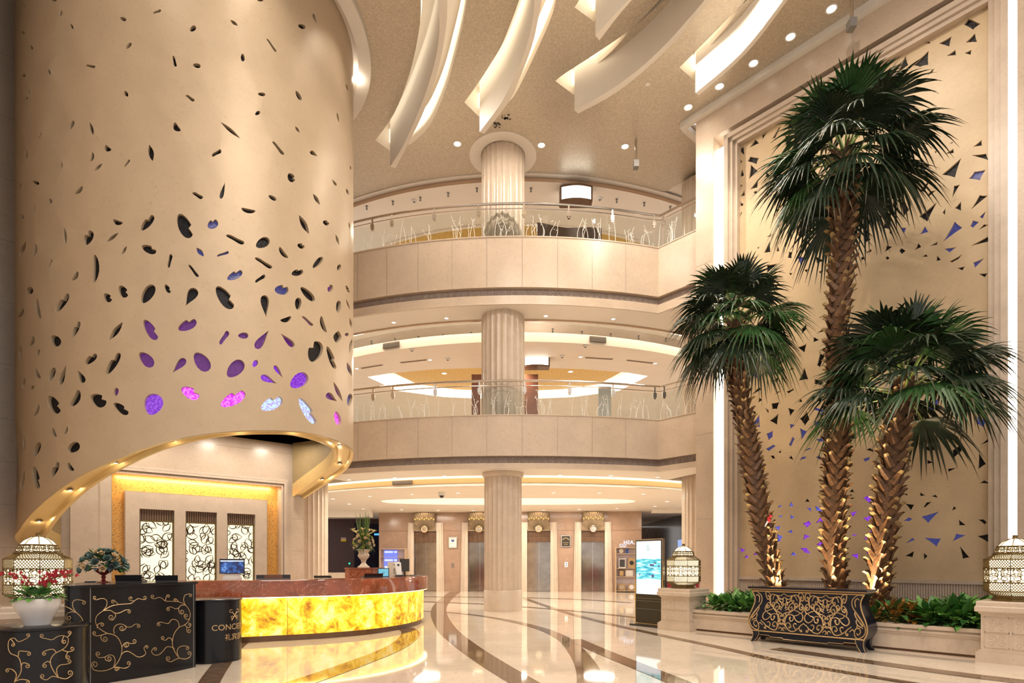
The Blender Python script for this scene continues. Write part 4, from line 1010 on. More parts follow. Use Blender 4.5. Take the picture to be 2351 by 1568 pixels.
# box lamps
def box_lamp(u0, u1, v0, v1, Y, label, zc):
    a, c = at_y(u0, v1, Y), at_y(u1, v0, Y); W_, H_ = c.x - a.x, c.z - a.z
    t = thing('box_lamp', label, 'ceiling lamp', ((a.x + c.x) / 2, Y, a.z), 0, 'bulging box lamps')
    b = MB(); n = 10; pr = []
    for i in range(n + 1):
        x = -W_ / 2 + W_ * i / n; pr.append((x, -.10 * math.cos(math.pi * (i / n - .5))))
    fr = [(p[0], p[1] - .02) for p in pr] + [(W_ / 2, .35), (-W_ / 2, .35)]
    b.prism(fr, -.02, .03); b.prism(fr, H_ - .03, H_ + .02); b.box(-W_ / 2 - .02, -W_ / 2 + .03, -.03, .35, 0, H_); b.box(W_ / 2 - .03, W_ / 2 + .02, -.03, .35, 0, H_)
    b.build('frame', BRONZE, t, smooth=0)
    b = MB(); b.prism([(p[0] * .95, p[1]) for p in pr] + [(W_ / 2 * .94, .3), (-W_ / 2 * .94, .3)], .03, H_ - .03); b.build('diffuser', LAMP_W, t, smooth=0)
    b = MB(); top = zc - a.z
    for x in (-W_ * .3, W_ * .3): b.tube([(x, .15, H_), (x, .15, top)], .015, 6)
    b.build('hanger', BRONZE, t)
    lamp('POINT', 'box_lamp_light', ((a.x + c.x) / 2, Y + .15, c.z + .12), 28, WARM2, .15)
box_lamp(1287, 1359, 428, 461, 18.4, 'bulging white box lamp under the third-floor ceiling', CZ - .17)
box_lamp(1203, 1261, 814, 841, 20.0, 'bulging white box lamp on the second-floor ceiling beside the column', 8.5)
# hanging bars (speakers) and ceiling sensors
for u, v0, v1, l in ((1460, 322, 382, 'slim metal bar hanging from the foil ceiling right of the third downlight'), (1955, 0, 62, 'slim metal bar hanging from the ceiling over the tall palm')):
    Y = at_z(u, v0, CZ).y if v0 else 12.45
    p = at_y(u, v1, Y); t = thing('hanging_sensor', l, 'sensor', p, 0, 'hanging sensor bars')
    b = MB(); b.tube([(0, 0, .1), (0, 0, CZ - p.z)], .035, 8); b.build('rod', STEEL, t)
    b = MB(); b.box(-.07, .07, -.09, .09, -.05, .14); b.build('sensor_head', GREY_P, t, smooth=0)
for u, v, l in ((1487, 192, 'small round sensor on the foil ceiling between two fins'), (1155, 310, 'small round sensor on the foil ceiling beside the stained patch')):
    b = MB(); p = at_z(u, v, CZ); b.lathe([(.06, .003), (.06, -.02), (.04, -.03), (.0005, -.03)], 12, tuple(p)); tag(b.build('ceiling_sensor', PLASTER_W), l, 'sensor', 'small ceiling sensors')
# peeling patches of the foil near the column
rnd = random.Random(5); b = MB()
for u, v, k in ((1162, 268, 14), (1138, 287, 12), (1135, 322, 22), (1150, 316, 10)):
    for j in range(k):
        c = at_z(u + rnd.uniform(-9, 9), v + rnd.uniform(-6, 6), CZ); r = rnd.uniform(.015, .06); a0 = rnd.uniform(0, 6)
        b.add([(c.x + r * rnd.uniform(.4, 1.2) * math.cos(a0 + 6.283 * q / 6), c.y + r * rnd.uniform(.4, 1.2) * math.sin(a0 + 6.283 * q / 6), CZ - .004) for q in range(6)], [tuple(range(6))])
o = b.build('trim_37', mat('peeled_foil', (.10, .09, .075), .7), smooth=0); o['kind'] = 'structure'
# camera dome
t = thing('security_camera', 'white dome security camera on the ground-floor ceiling left of the column', 'security camera', at_z(1014, 1130, 3.90))
b = MB(); b.lathe([(.13, .003), (.13, -.1), (.115, -.12), (.0005, -.12)], 18); b.build('housing', WHITE_P, t)
b = MB(); b.ball((0, 0, -.12), .085, 14, 8); b.build('lens_dome', DARK_P, t)

# ================================================================== LIFT WALL THINGS
FAN = mat('taupe_gold_pleats', (.36, .265, .165), .38, .25, noise=(14, .25))
LABS = ['farthest left lift, beside the desk phone', 'lift half hidden behind the central column', 'lift just right of the central column', 'rightmost lift, beside the display shelf']
for i, e in enumerate(ex):
    t = thing('fan_sconce', 'gold pleated fan lamp above the ' + LABS[i], 'wall lamp', PA(e, CL - .06, 3.0), AXA, 'gold fan lamps above the lifts')
    b = MB(); n = 26
    def fan(r0, r1, amp, y):
        vs = []
        for k in range(n * 2 + 1):
            a = R_(180 * k / (n * 2)); z_ = amp if k % 2 else 0
            for r in (r0, r1):
                x = r * math.cos(a); zz = r * math.sin(a)
                vs.append((max(-.53, min(.53, x)), y - z_ - .10 * (r / r1), min(.86, zz)))
        return vs, [(2 * k, 2 * k + 2, 2 * k + 3, 2 * k + 1) for k in range(n * 2)]
    b.add(*fan(.14, .62, .03, -.05)); b.add(*fan(.60, 1.02, .03, -.10)); b.build('pleated_shade', FAN, t, smooth=0, fix=False)
    b = MB()
    for k in range(9):
        x = -.46 + .115 * k; z = .56 + (.03 if k % 2 else -.02)
        b.add([(x - .055, -.245, z), (x, -.245, z - .06), (x + .055, -.245, z), (x, -.245, z + .06)], [(0, 1, 2, 3)])
    b.build('diamond_band', emat('glowing_gold', (1, .62, .18), .75), t, smooth=0, fix=False)
    b = MB(); b.box(-.5, .5, -.03, -.01, .02, .18); b.build('glow_panel', emat('amber_glow', (1, .66, .22), 1.5), t, smooth=0)
    b = MB()
    M = Matrix.Rotation(R_(90), 4, 'X')
    d = MB(); d.lathe([(.165, 0), (.165, .05), (.14, .065), (.10, .06)], 28); b.add([M @ Vector(p) + Vector((0, -.2, .05)) for p in d.v], d.f); dial = b.build('dial', GOLD if i != 3 else STEEL, t)
    b = MB(); d = MB(); d.lathe([(.085, .066), (.0005, .068)], 20); b.add([M @ Vector(p) + Vector((0, -.2, .05)) for p in d.v], d.f); b.build('dial_face', STEEL, dial, smooth=0)
    lamp('AREA', 'fan_sconce_lamp', PA(e, CL - .5, 3.84), 3, WARM, .5, PA(e, CL - .1, 0))
lamp('AREA', 'lift_lobby_lamp', PA(0, CL - 2.0, 3.85), 30, WARM2, 4, PA(0, CL - 1.2, 0), size_y=.4)
def wall_a(u, v, off=.03): x, z = on_a(u, v, CL - off); return x, z
# notices between the lifts
def notice(u0, u1, v0, v1, name, label, fm, cm):
    xa, zt = wall_a(u0, v0); xb, zb_ = wall_a(u1, v1)
    t = thing(name, label, 'sign', PA((xa + xb) / 2, CL - .012, zb_), AXA); W_, H_ = xb - xa, zt - zb_
    b = MB()
    for x0_, x1_, z0_, z1_ in ((-W_ / 2, W_ / 2, 0, .04), (-W_ / 2, W_ / 2, H_ - .04, H_), (-W_ / 2, -W_ / 2 + .04, .04, H_ - .04), (W_ / 2 - .04, W_ / 2, .04, H_ - .04)): b.box(x0_, x1_, -.04, .01, z0_, z1_)
    b.build('frame', fm, t, smooth=0)
    b = MB(); b.box(-W_ / 2 + .04, W_ / 2 - .04, -.02, .01, .04, H_ - .04); b.build('sheet', cm, t, smooth=0); return t, W_, H_
SHEET = mat('white_sheet', (.80, .76, .72), .4)
RED_I = mat('red_ink', (.6, .05, .04), .5); BLUE_I = mat('blue_ink', (.03, .08, .35), .5); DIM_I = mat('grey_ink', (.45, .42, .4), .6); STAR = mat('gold_star', (.85, .68, .3), .3, .5)
t, W_, H_ = notice(1029, 1050, 1232, 1259, 'wall_notice', 'white framed notice with a round red and blue emblem between the left lifts', STEEL, SHEET)
b = MB(); cx_, cz_ = 0, H_ * .70; r = W_ * .19
b.add([(cx_ + r * math.cos(a), -.023, cz_ + r * math.sin(a)) for a in [math.pi + math.pi * k / 10 for k in range(11)]] + [(cx_, -.023, cz_ + r * .2)], [tuple(range(12))]); e1 = b.build('emblem_base', BLUE_I, t, smooth=0)
b = MB()
for a0 in (.3, 1.5, 2.6): b.tube([(cx_ + r * .75 * math.cos(a), -.024, cz_ + r * .75 * math.sin(a)) for a in [a0 + .16 * k for k in range(5)]], .014, 4)
b.build('emblem_petals', RED_I, t, smooth=0)
b = MB()
for z, w_ in ((.40, .5), (.18, .62)): b.box(-W_ * w_ / 2, W_ * w_ / 2, -.022, -.02, H_ * z, H_ * z + .015)
b.build('text_lines', DIM_I, t, smooth=0)
t, W_, H_ = notice(1288, 1310, 1229, 1256, 'star_plaque', 'dark plaque with five gold stars in an arc between the right lifts', STEEL, mat('dark_brown_plaque', (.05, .035, .025), .25))
for k in range(5):
    a = R_(150 - 30 * k); cx_, cz_ = W_ * .33 * math.cos(a), H_ * .55 + W_ * .27 * math.sin(a); b = MB()
    pts = [(cx_ + (.036 if j % 2 == 0 else .016) * math.sin(math.pi * j / 5), -.024, cz_ + (.036 if j % 2 == 0 else .016) * math.cos(math.pi * j / 5)) for j in range(10)]
    b.add(pts + [(cx_, -.026, cz_)], [(j, (j + 1) % 10, 10) for j in range(10)]); b.build('star', STAR, t, smooth=0)
b = MB(); b.box(-W_ * .28, W_ * .28, -.022, -.02, H_ * .36, H_ * .36 + .012); b.box(-W_ * .2, W_ * .2, -.022, -.02, H_ * .22, H_ * .22 + .01); b.build('text_lines', STAR, t, smooth=0)
for u, v, l, m in ((1039, 1298, 'steel lift call plate between the two left lifts', STEEL), (1300, 1296, 'glowing white lift call plate between the two right lifts', mat('lit_plate', (.8, .78, .7), .3, emit=((1, .95, .8), .5)))):
    x, z = wall_a(u, v); t = thing('call_plate', l, 'lift button', PA(x, CL - .005, z - .12), AXA)
    b = MB(); b.box(-.07, .07, -.015, 0, 0, .24); b.build('plate', m, t, smooth=0)
    for zz in (.08, .17):
        b = MB(); b.box(-.025, .025, -.022, -.014, zz - .025, zz + .025); b.build('button', DARK_P, t, smooth=0)
# display shelves beside the lifts
OAK = mat('pale_oak', (.58, .40, .24), .4, noise=(7, .2)); LILAC = mat('pale_lilac_back', (.60, .50, .52), .45)
def shelf(u0, u1, v0, k, label, levels, nm='display_shelf'):
    xa, zt = on_a(u0, v0, k); xb, _ = on_a(u1, v0, k); W_ = xb - xa
    t = thing(nm, label, 'shelf', PA(xa, k, 0), AXA)
    b = MB(); b.box(0, W_, .36, .38, .05, zt); b.build('back', LILAC, t, smooth=0)
    for x in (0, W_ - .04):
        b = MB(); b.box(x, x + .04, 0, .36, 0, zt); b.build('side_panel', OAK, t, smooth=0)
    for f in levels:
        b = MB(); b.box(.04, W_ - .04, .01, .36, f * zt - .02, f * zt + (.02 if f in (0, 1) else .0)); b.build('shelf_board', OAK, t, smooth=0)
    return t, xa, W_, zt
k = CL - .42
t, xa, W_, zt = shelf(1413, 1492, 1256, k, 'pale oak display shelf with plaques, right of the lifts', (.03, .35, .535, .86, .99))
TAN = mat('tan_wood_plaque', (.50, .33, .16), .35, noise=(8, .2)); CREAM = mat('cream_card', (.72, .64, .52), .5); BLK = mat('dark_photo', (.05, .045, .05), .4)
BLUEB = mat('royal_blue_cover', (.03, .10, .42), .4)
Z = {f: f * zt for f in (.03, .35, .535, .86)}
def sx(u): return on_a(u, 1300, k + .2)[0]
def put(u, zz, *a):
    x = sx(u); name, label, w_, h_, m, m2, disc = a
    t = thing(name, label, 'display item', PA(x, k + .2, zz + .001), AXA, 'items on the display shelf right of the lifts')
    b = MB(); b.box(-w_ / 2, w_ / 2, 0, .03, 0, h_); b.build('frame', m, t, smooth=0)
    if m2: b = MB(); b.box(-w_ * .40, w_ * .40, -.006, 0, h_ * .10, h_ * .90); b.build('inset', m2, t, smooth=0)
    if disc:
        b = MB(); M = Matrix.Rotation(R_(90), 4, 'X'); d = MB(); r = min(w_, h_) * .34; d.lathe([(r, 0), (r, .02), (.0005, .022)], 20); b.add([M @ Vector(p) + Vector((0, -.004, h_ / 2)) for p in d.v], d.f); b.build('medallion', disc, t)
put(1427.5, Z[.03], 'award_plaque', 'square tan plaque with a silver disc, bottom shelf, left one', .34, .34, TAN, None, STEEL)
put(1450, Z[.03], 'award_plaque', 'square tan plaque with a silver disc, bottom shelf, beside the kiosk', .34, .34, TAN, None, WHITE)
put(1427, Z[.35], 'certificate', 'small dark-framed gold certificate on the lower middle shelf', .24, .30, WALNUT, GOLDL, None)
put(1445, Z[.35], 'certificate', 'wide cream certificate with pale frame on the lower middle shelf', .36, .30, CREAM, SHEET, None)
put(1428.5, Z[.535], 'photo_card', 'black and white photo card on the upper middle shelf', .32, .46, SHEET, BLK, None)
put(1450, Z[.535], 'award_plaque', 'tall tan plaque with a dark seal on the upper middle shelf', .30, .50, TAN, None, DARK_P)
put(1440, Z[.86], 'blue_box', 'narrow royal blue box on the top shelf', .12, .23, BLUEB, None, None)
x = sx(1426); t = thing('display_plate', 'round cream plate on a stand on the top shelf', 'plate', PA(x, k + .2, Z[.86] + .001), AXA)
b = MB(); M = Matrix.Rotation(R_(80), 4, 'X'); d = MB(); d.lathe([(.11, .012), (.07, 0), (.0005, 0)], 22); b.add([M @ Vector(p) + Vector((0, 0, .12)) for p in d.v], d.f); b.build('plate', CREAM, t)
b = MB(); b.box(-.05, .05, -.02, .04, 0, .02); b.build('stand', WALNUT, t, smooth=0)
t, xa, W_, zt = shelf(871, 931, 1259, CL - .40, 'oak framed display case left of the lifts, behind the reception desk', (.03, .5, .80, .99), 'display_case')
for (fx, fw, z0_, z1_), nm in (((.12, .36, .52, .96), 'left'), ((.49, .14, .52, .96), 'right')):
    t2 = thing('lit_poster', 'glowing blue poster in the display case, the %s one' % ('wide' if nm == 'left' else 'narrow'), 'poster', PA(xa + fx * W_, CL - .12, zt * z0_), AXA)
    b = MB(); b.box(0, fw * W_, 0, .02, 0, zt * (z1_ - z0_)); b.build('sheet', emat('blue_poster_light', (.22, .28, 1.0), .85), t2, smooth=0)
    b = MB(); h = zt * (z1_ - z0_)
    for zz, hh in ((.86, .09), (.42, .10), (.0, .16)): b.box(.02, fw * W_ - .02, -.004, 0, h * zz, h * (zz + hh))
    b.build('pale_stripe', emat('poster_white', (.75, .8, 1.0), .9), t2, smooth=0)
# reflection of a lit sign in the polished wall, modelled as glowing letters
def text_mesh(s, size, depth=.004, font_scale=1.0):
    c = bpy.data.curves.new('t', 'FONT'); c.body = s; c.size = size; c.extrude = depth; c.align_x = 'CENTER'; c.align_y = 'CENTER'; c.resolution_u = 3
    o = bpy.data.objects.new('t', c); COL.objects.link(o)
    dg = bpy.context.evaluated_depsgraph_get(); me = bpy.data.meshes.new_from_object(o.evaluated_get(dg))
    vs = [v.co.copy() for v in me.vertices]; fs = [tuple(p.vertices) for p in me.polygons]
    bpy.data.objects.remove(o); bpy.data.curves.remove(c); bpy.data.meshes.remove(me)
    return vs, fs
REFL_E = emat('sign_reflection_glow', (.72, .78, 1.0), 1.6)
for s, u, v, sz, l in (('FLASH', 1449, 1245.5, .26, 'glowing reflection of a mirror-written word above the display shelf'), ('GO', 1430, 1252.5, .22, 'glowing reflection of a mirror-written pair of letters above the shelf corner')):
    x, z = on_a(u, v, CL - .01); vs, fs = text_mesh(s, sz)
    b = MB(); b.add([(-p.x, -.004 - p.z, p.y) for p in vs], fs); tag(b.build('reflected_lettering', REFL_E, smooth=0, loc=PA(x, CL - .01, z), rz=AXA), l, 'sign reflection')
# corridor signs
t = thing('notice_sign', 'grey and yellow caution notice on the dark red wooden wall', 'sign', at_y(789, 1238.5, 32.97)); 
b = MB(); b.box(-.15, .15, -.01, 0, -.11, .0); b.build('caution_half', mat('caution_yellow', (.8, .55, .02), .5), t, smooth=0)
b = MB(); b.box(-.15, .15, -.01, 0, .0, .11); b.build('grey_half', mat('notice_grey', (.45, .36, .36), .5), t, smooth=0)
t = thing('exit_sign', 'small green emergency direction sign low on the dark wall', 'sign', at_y(802.5, 1293.5, 32.98))
b = MB(); b.box(-.075, .075, -.02, 0, -.10, .10); b.build('sign_box', DARK_P, t, smooth=0)
b = MB(); b.box(-.05, .05, -.024, -.02, -.055, .045); b.build('sign_light', emat('exit_green', (.05, .9, .55), .8), t, smooth=0)
# ================================================================== RECEPTION COUNTER
cp = [Vector((p.x, p.y)) for p in smooth_pts([(x, y, 0) for x, y in ((-5.9, 10.22), (-4.92, 10.30), (-4.27, 10.58), (-3.5, 10.97), (-2.83, 11.56), (-2.37, 12.37), (-2.17, 13.1), (-2.12, 13.8), (-2.22, 14.35), (-2.55, 14.75))], 5)]
t = thing('reception_counter', 'long curved reception counter of red marble over glowing yellow onyx', 'counter', (0, 0, 0))
b = MB(); b.sweep(cp, [(-.05, 0), (-.05, .11), (-.5, .11), (-.5, 0)]); b.build('plinth', BRONZE, t)
cuts = [0, 5, 11, 17, 22, 27, 31, 36, 41, len(cp) - 1]; cuts = [c for c in cuts if c < len(cp)]
for a, c in zip(cuts, cuts[1:]):
    seg = list(cp[a:c + 1]); d = (seg[1] - seg[0]).normalized(); seg[0] = seg[0] + d * .004; d = (seg[-1] - seg[-2]).normalized(); seg[-1] = seg[-1] - d * .004
    b = MB(); b.sweep(seg, [(0, .11), (0, .815), (-.04, .815), (-.04, .11)]); b.build('onyx_panel', ONYX, t)
b = MB(); b.sweep(cp, [(.10, .815), (.10, 1.10), (.085, 1.12), (-.58, 1.12), (-.58, 1.08), (-.02, 1.06), (-.02, .815)]); b.build('marble_top', RED, t)
b = MB(); b.sweep(cp, [(.02, .80), (.08, .80), (.08, .812), (.02, .812)]); b.build('light_strip', emat('amber_strip', (1, .75, .30), 6.5), t)
b = MB(); b.sweep(cp, [(-.50, 0), (-.50, 1.08), (-.56, 1.08), (-.56, 0)]); b.build('back_panel', WALNUT, t)
t = thing('stone_plinth', 'red-brown marble block behind the counter carrying the white urn', 'plinth', (-3.86, 15.1, 0), 0)
b = MB(); b.prism([(-.46, -.1), (-.30, -.26), (.30, -.26), (.46, -.1), (.46, .3), (-.46, .3)], 0, 1.27); b.build('body', RED, t)
b = MB(); b.prism([(-.48, -.11), (-.31, -.28), (.31, -.28), (.48, -.11), (.48, .32), (-.48, .32)], 1.27, 1.30); b.build('top', RED, t)
# ================================================================== CONCIERGE DESK
def hit_poly(u, v, poly, off=.0):
    a, bb = ray(u, v); best = None
    for i in range(len(poly) - 1):
        p, q = poly[i], poly[i + 1]; d = q - p; den = d.x - a * d.y
        if abs(den) < 1e-9: continue
        tt = (a * p.y - p.x) / den
        if -1e-6 <= tt <= 1 + 1e-6:
            c = p + d * tt
            if c.y > 0 and (best is None or c.y < best[0]):
                n = Vector((d.y, -d.x)).normalized(); best = (c.y, Vector((c.x + n.x * off, c.y + n.y * off, EYE + bb * c.y)))
    return best[1] if best else None
def strokes_to_tubes(b, data, org, sc_, poly, r, off, zmin, zmax):
    for ln in data.split('|'):
        q = ln.split(); curl = 0
        if ',' not in q[-1]: curl = float(q[-1]); q = q[:-1]
        P = [Vector((*map(float, p.split(',')), 0)) for p in q]; P = smooth_pts(P, 5)
        if curl:
            e = P[-1]; d = (P[-1] - P[-2]).normalized(); d0 = (P[-4] - P[-6]) if len(P) > 6 else (P[-2] - P[-3])
            s = 1 if d0.x * d.y - d0.y * d.x > 0 else -1
            n = Vector((-d.y, d.x, 0)) * s; a0 = math.atan2(-n.y, -n.x)
            c = e + n * curl
            for k in range(1, 17):
                rr = curl * (1 - .72 * k / 16); a = a0 + s * k * .5
                P.append(c + Vector((math.cos(a), math.sin(a), 0)) * rr + n * 0)
        run = []; L_ = len(P)
        for k, p in enumerate(P):
            h = hit_poly(org[0] + p.x / sc_, org[1] + p.y / sc_, poly, off)
            if h is None or not zmin < h.z < zmax or (run and (h - run[-1]).length > .25):
                if len(run) > 2: b.tube(run, r, 5)
                run = []
            else: run.append(h)
        if len(run) > 2: b.tube(run, [r * (1 - .35 * k / len(run)) for k in range(len(run))], 5)
TALL = '''890,1340 960,1250 1000,1150 1008,1050 975,950 920,885 860,860 800,848 720,805 655,750 625,670 650,590 735,520|735,520 850,455 960,430 1130,415 1180,385 1240,345 1300,355 1340,358 28|735,520 785,450 790,380 750,345 690,345 650,360 610,355 26|745,518 840,515 900,550 960,555 1020,530 1060,510 1110,505 28|900,550 920,590 890,640 44|650,770 660,720 710,695 30|900,850 890,790 920,735 980,712 1040,725 1090,755 1150,750 1200,715 1250,715 28|1050,730 1070,770 1030,805 38|790,850 720,870 650,885 600,870 28|720,870 700,910 730,955 42|1008,1050 1040,1000 1090,980 1130,995 1190,995 32|1090,985 1110,1020 1080,1045 28|1000,1160 1040,1120 1100,1110 1160,1140 1230,1185 1300,1185 1355,1140 1340,1095 1330,1060 1350,1030 25|890,1330 910,1250 890,1180 830,1160 760,1190 680,1200 640,1170 35|770,1185 770,1230 810,1250 38|890,1340 800,1380 690,1395 600,1375 570,1320 50|890,1340 960,1340 1040,1355 1100,1335 1130,1300 30|930,1340 970,1360 940,1385 25|1190,375 1130,370 1110,340 1130,320 20|960,430 930,400 900,370 28|1840,1205 1780,1120 1745,1030 1745,940 1775,840 1840,760 1920,725 1980,660 2000,560 1960,470 1890,410 1800,385 1650,380 1600,345 1550,325 1490,345 1450,340 28|1930,440 1905,370 1920,300 1960,280 2000,275 24|1940,440 1870,440 1830,480 1780,490 1730,465 1680,470 28|1830,480 1840,540 38|1840,755 1830,690 1790,650 1730,650 1690,700 1640,700 1580,685 1540,690 28|1740,960 1720,920 1680,915 1650,945 1600,940 28|1770,1070 1720,1045 1660,1045 1610,1100 1550,1155 1480,1160 1440,1110 1470,1060 28|1840,1205 1780,1230 1720,1260 1670,1245 35|1840,1205 1920,1220 1990,1195 2015,1150 30|1830,1190 1810,1110 1840,1050 1900,1030 1960,1035 28|1920,725 1960,760 1990,760 2010,730 22|1950,760 1950,810 33|1980,640 1940,640 1915,610 30|1830,385 1800,350 24|1640,375 1650,330 1660,300 24|350,850 420,790 445,700 420,620 350,550 290,510 200,460 130,445|350,550 300,470 300,390 350,360 410,365 460,375 30|340,545 280,535 220,560 200,610 40|345,905 400,910 450,900 28|345,1235 410,1230 435,1190 40|345,1435 430,1420 490,1370 50|415,780 400,735 350,718|2130,650 2098,600 2105,500 2130,440'''
LOW = '''600,1510 540,1420 520,1340 560,1270 640,1225 690,1180 705,1110 660,1080 600,1085 540,1120 480,1110 430,1100 22|640,1225 700,1245 750,1235 22|700,1245 680,1290 24|580,1250 550,1220 500,1225 450,1245 22|525,1360 490,1345 450,1370 24|600,1510 585,1430 620,1385 680,1375 720,1365 22|600,1510 680,1525 740,1490 30|600,1510 540,1500 480,1535 430,1520 24|150,1560 210,1470 220,1390 190,1300 110,1260 85,1190 100,1120 150,1105 190,1140 250,1120 300,1090 20|190,1290 200,1240 250,1240 300,1245 22|215,1400 240,1360 290,1370 24|150,1560 170,1480 130,1430 80,1420 20|160,1550 220,1530 290,1540 22|700,1090 730,1060 20|660,1080 640,1130 24|110,1110 150,1160 20'''
td = [(-5.80, 8.05), (-5.5, 7.35), (-5.26, 6.88), (-5.14, 6.66), (-5.05, 6.575), (-4.95, 6.68), (-4.82, 6.97), (-4.68, 7.2), (-4.55, 7.43), (-4.45, 7.68), (-4.365, 8.0)]
td = [Vector((p.x, p.y)) for p in smooth_pts([(x, y, 0) for x, y in td], 4)]
tdp = td + [Vector((-4.80, 8.14)), Vector((-5.5, 8.4))]
t = thing('concierge_desk', 'tall curved black desk with gold scroll vines beside the reception counter', 'desk', (0, 0, 0))
b = MB(); b.prism(tdp, 0, 1.15); b.build('body', BLACK, t, smooth=50)
b = MB(); b.prism([p + Vector((0, 0)) for p in tdp], 1.15, 1.155)
b.sweep(tdp + [tdp[0]], [(-.02, 1.15), (.018, 1.15), (.022, 1.165), (.018, 1.18), (-.02, 1.18)]); b.prism(tdp, 1.165, 1.18); b.build('top', BLACK, t, smooth=50)
b = MB(); strokes_to_tubes(b, TALL, (120, 1320), 6.322, td, .0048, .001, .02, 1.14); b.build('scroll_inlay', GOLDL, t, smooth=60, fix=False)
b = MB()
for u in (207, 444): 
    a = hit_poly(u, 1400, td, .001); b.box(a.x - .004, a.x + .004, a.y - .004, a.y + .004, 0, 1.15)
b.build('panel_joint', GREY_P, t, smooth=0)
LC, LR = Vector((-4.90, 6.02)), .41
lp = [LC + Vector((math.cos(a), math.sin(a))) * LR for a in [2 * math.pi * k / 56 for k in range(56)]]
t = thing('side_stand', 'low round black stand with gold scroll vines under the white flower pot', 'stand', (LC.x, LC.y, 0))
b = MB(); b.lathe([(LR, 0), (LR, .765)], 56); b.build('body', BLACK, t)
b = MB(); b.lathe([(LR + .004, .765), (LR + .018, .772), (LR + .018, .79), (LR + .006, .797), (.001, .797)], 56); b.build('top', BLACK, t)
b = MB(); strokes_to_tubes(b, LOW, (0, 1220), 4.506, lp + [lp[0]], .0045, .001, .0, .76); b.v = [(x - LC.x, y - LC.y, z) for x, y, z in b.v]; b.build('scroll_inlay', GOLDL, t, smooth=60, fix=False)
SC_, SR = Vector((-4.42, 8.58)), .38
t = thing('sign_stand', 'short round black stand lettered in gold, joined to the tall desk', 'stand', (SC_.x, SC_.y, 0))
b = MB(); b.lathe([(SR, 0), (SR, .88)], 56); b.build('body', BLACK, t)
b = MB(); b.lathe([(SR + .004, .88), (SR + .016, .887), (SR + .016, .902), (SR, .91), (.001, .91)], 56); b.build('top', BLACK, t)
A0 = math.atan2(-SC_.y, -SC_.x) + R_(46)
def on_stand(x, z, d=.002): a = A0 + x / SR; return (math.cos(a) * (SR + d), math.sin(a) * (SR + d), z)
def stand_text(s, size, zc, name, lab):
    vs, fs = text_mesh(s, size, .001); b = MB(); b.add([on_stand(p.x, zc + p.y, .002 + p.z) for p in vs], fs); o = b.build(name, GOLDL, t, smooth=0); o['label'] = lab
stand_text('CONCIERGE', .118, .505, 'lettering', 'raised gold capital letters'); stand_text('礼宾部', .105, .355, 'lettering', 'raised gold characters')
b = MB()
for s in (-1, 1):
    b.tube([on_stand(s * x, z, .004) for x, z in [(-.055 + .011 * k, .60 + .0135 * k) for k in range(10)]], .006, 5)
    b.tube([on_stand(s * (.062 + .026 * math.cos(a)), .735 + .022 * math.sin(a), .004) for a in [-2.6 + .5 * k for k in range(11)]], .005, 5)
    b.tube([on_stand(s * (-.045 - .018 * math.cos(a)), .645 + .018 * math.sin(a), .004) for a in [.5 * k for k in range(13)]], .005, 5)
b.build('crossed_keys_emblem', GOLDL, t, smooth=60, fix=False)

# ================================================================== LANTERNS ON STONE PEDESTALS
def filigree(b, P, kind, rnd):
    """P(s,t) maps the unit square of one lantern face"""
    r = .0052
    if kind == 'net':
        for k in range(-3, 10):
            for s in (1, -1):
                pts = []
                for j in range(7):
                    x = (k / 8 + (j / 6) * .34 * s) + (.0 if s > 0 else .34 * 0 + .0); y = j / 6
                    if 0 <= x <= 1: pts.append(P(x, y))
                if len(pts) > 1: b.tube(pts, r, 3, cap=False)
    else:
        for y in (0.01, .99): b.tube([P(j / 4, y) for j in range(5)], r * 1.6, 4, cap=False)
        for sx_ in (0, 1):
            for cx_, cy_, rr, a0, s in ((.25, .75, .20, 0, 1), (.25, .28, .20, 2, -1), (.12, .5, .11, 1, 1), (.38, .52, .12, 4, -1), (.33, .88, .10, 3, 1), (.33, .12, .10, 5, -1), (.08, .90, .08, 0, 1), (.08, .1, .08, 2, 1)):
                pts = []
                for j in range(15):
                    a = a0 + s * j * .55; q = rr * (1 - .6 * j / 14); x = cx_ + q * math.cos(a); y = cy_ + q * math.sin(a)
                    x = min(.98, max(.02, x)); x = 1 - x if sx_ else x; pts.append(P(x, min(.97, max(.03, y))))
                b.tube(pts, r * 1.15, 3, cap=False)
        b.tube([P(.5 + .10 * math.cos(a), .5 + .32 * math.sin(a)) for a in [6.2832 * j / 14 for j in range(15)]], r * 1.2, 3, cap=False)
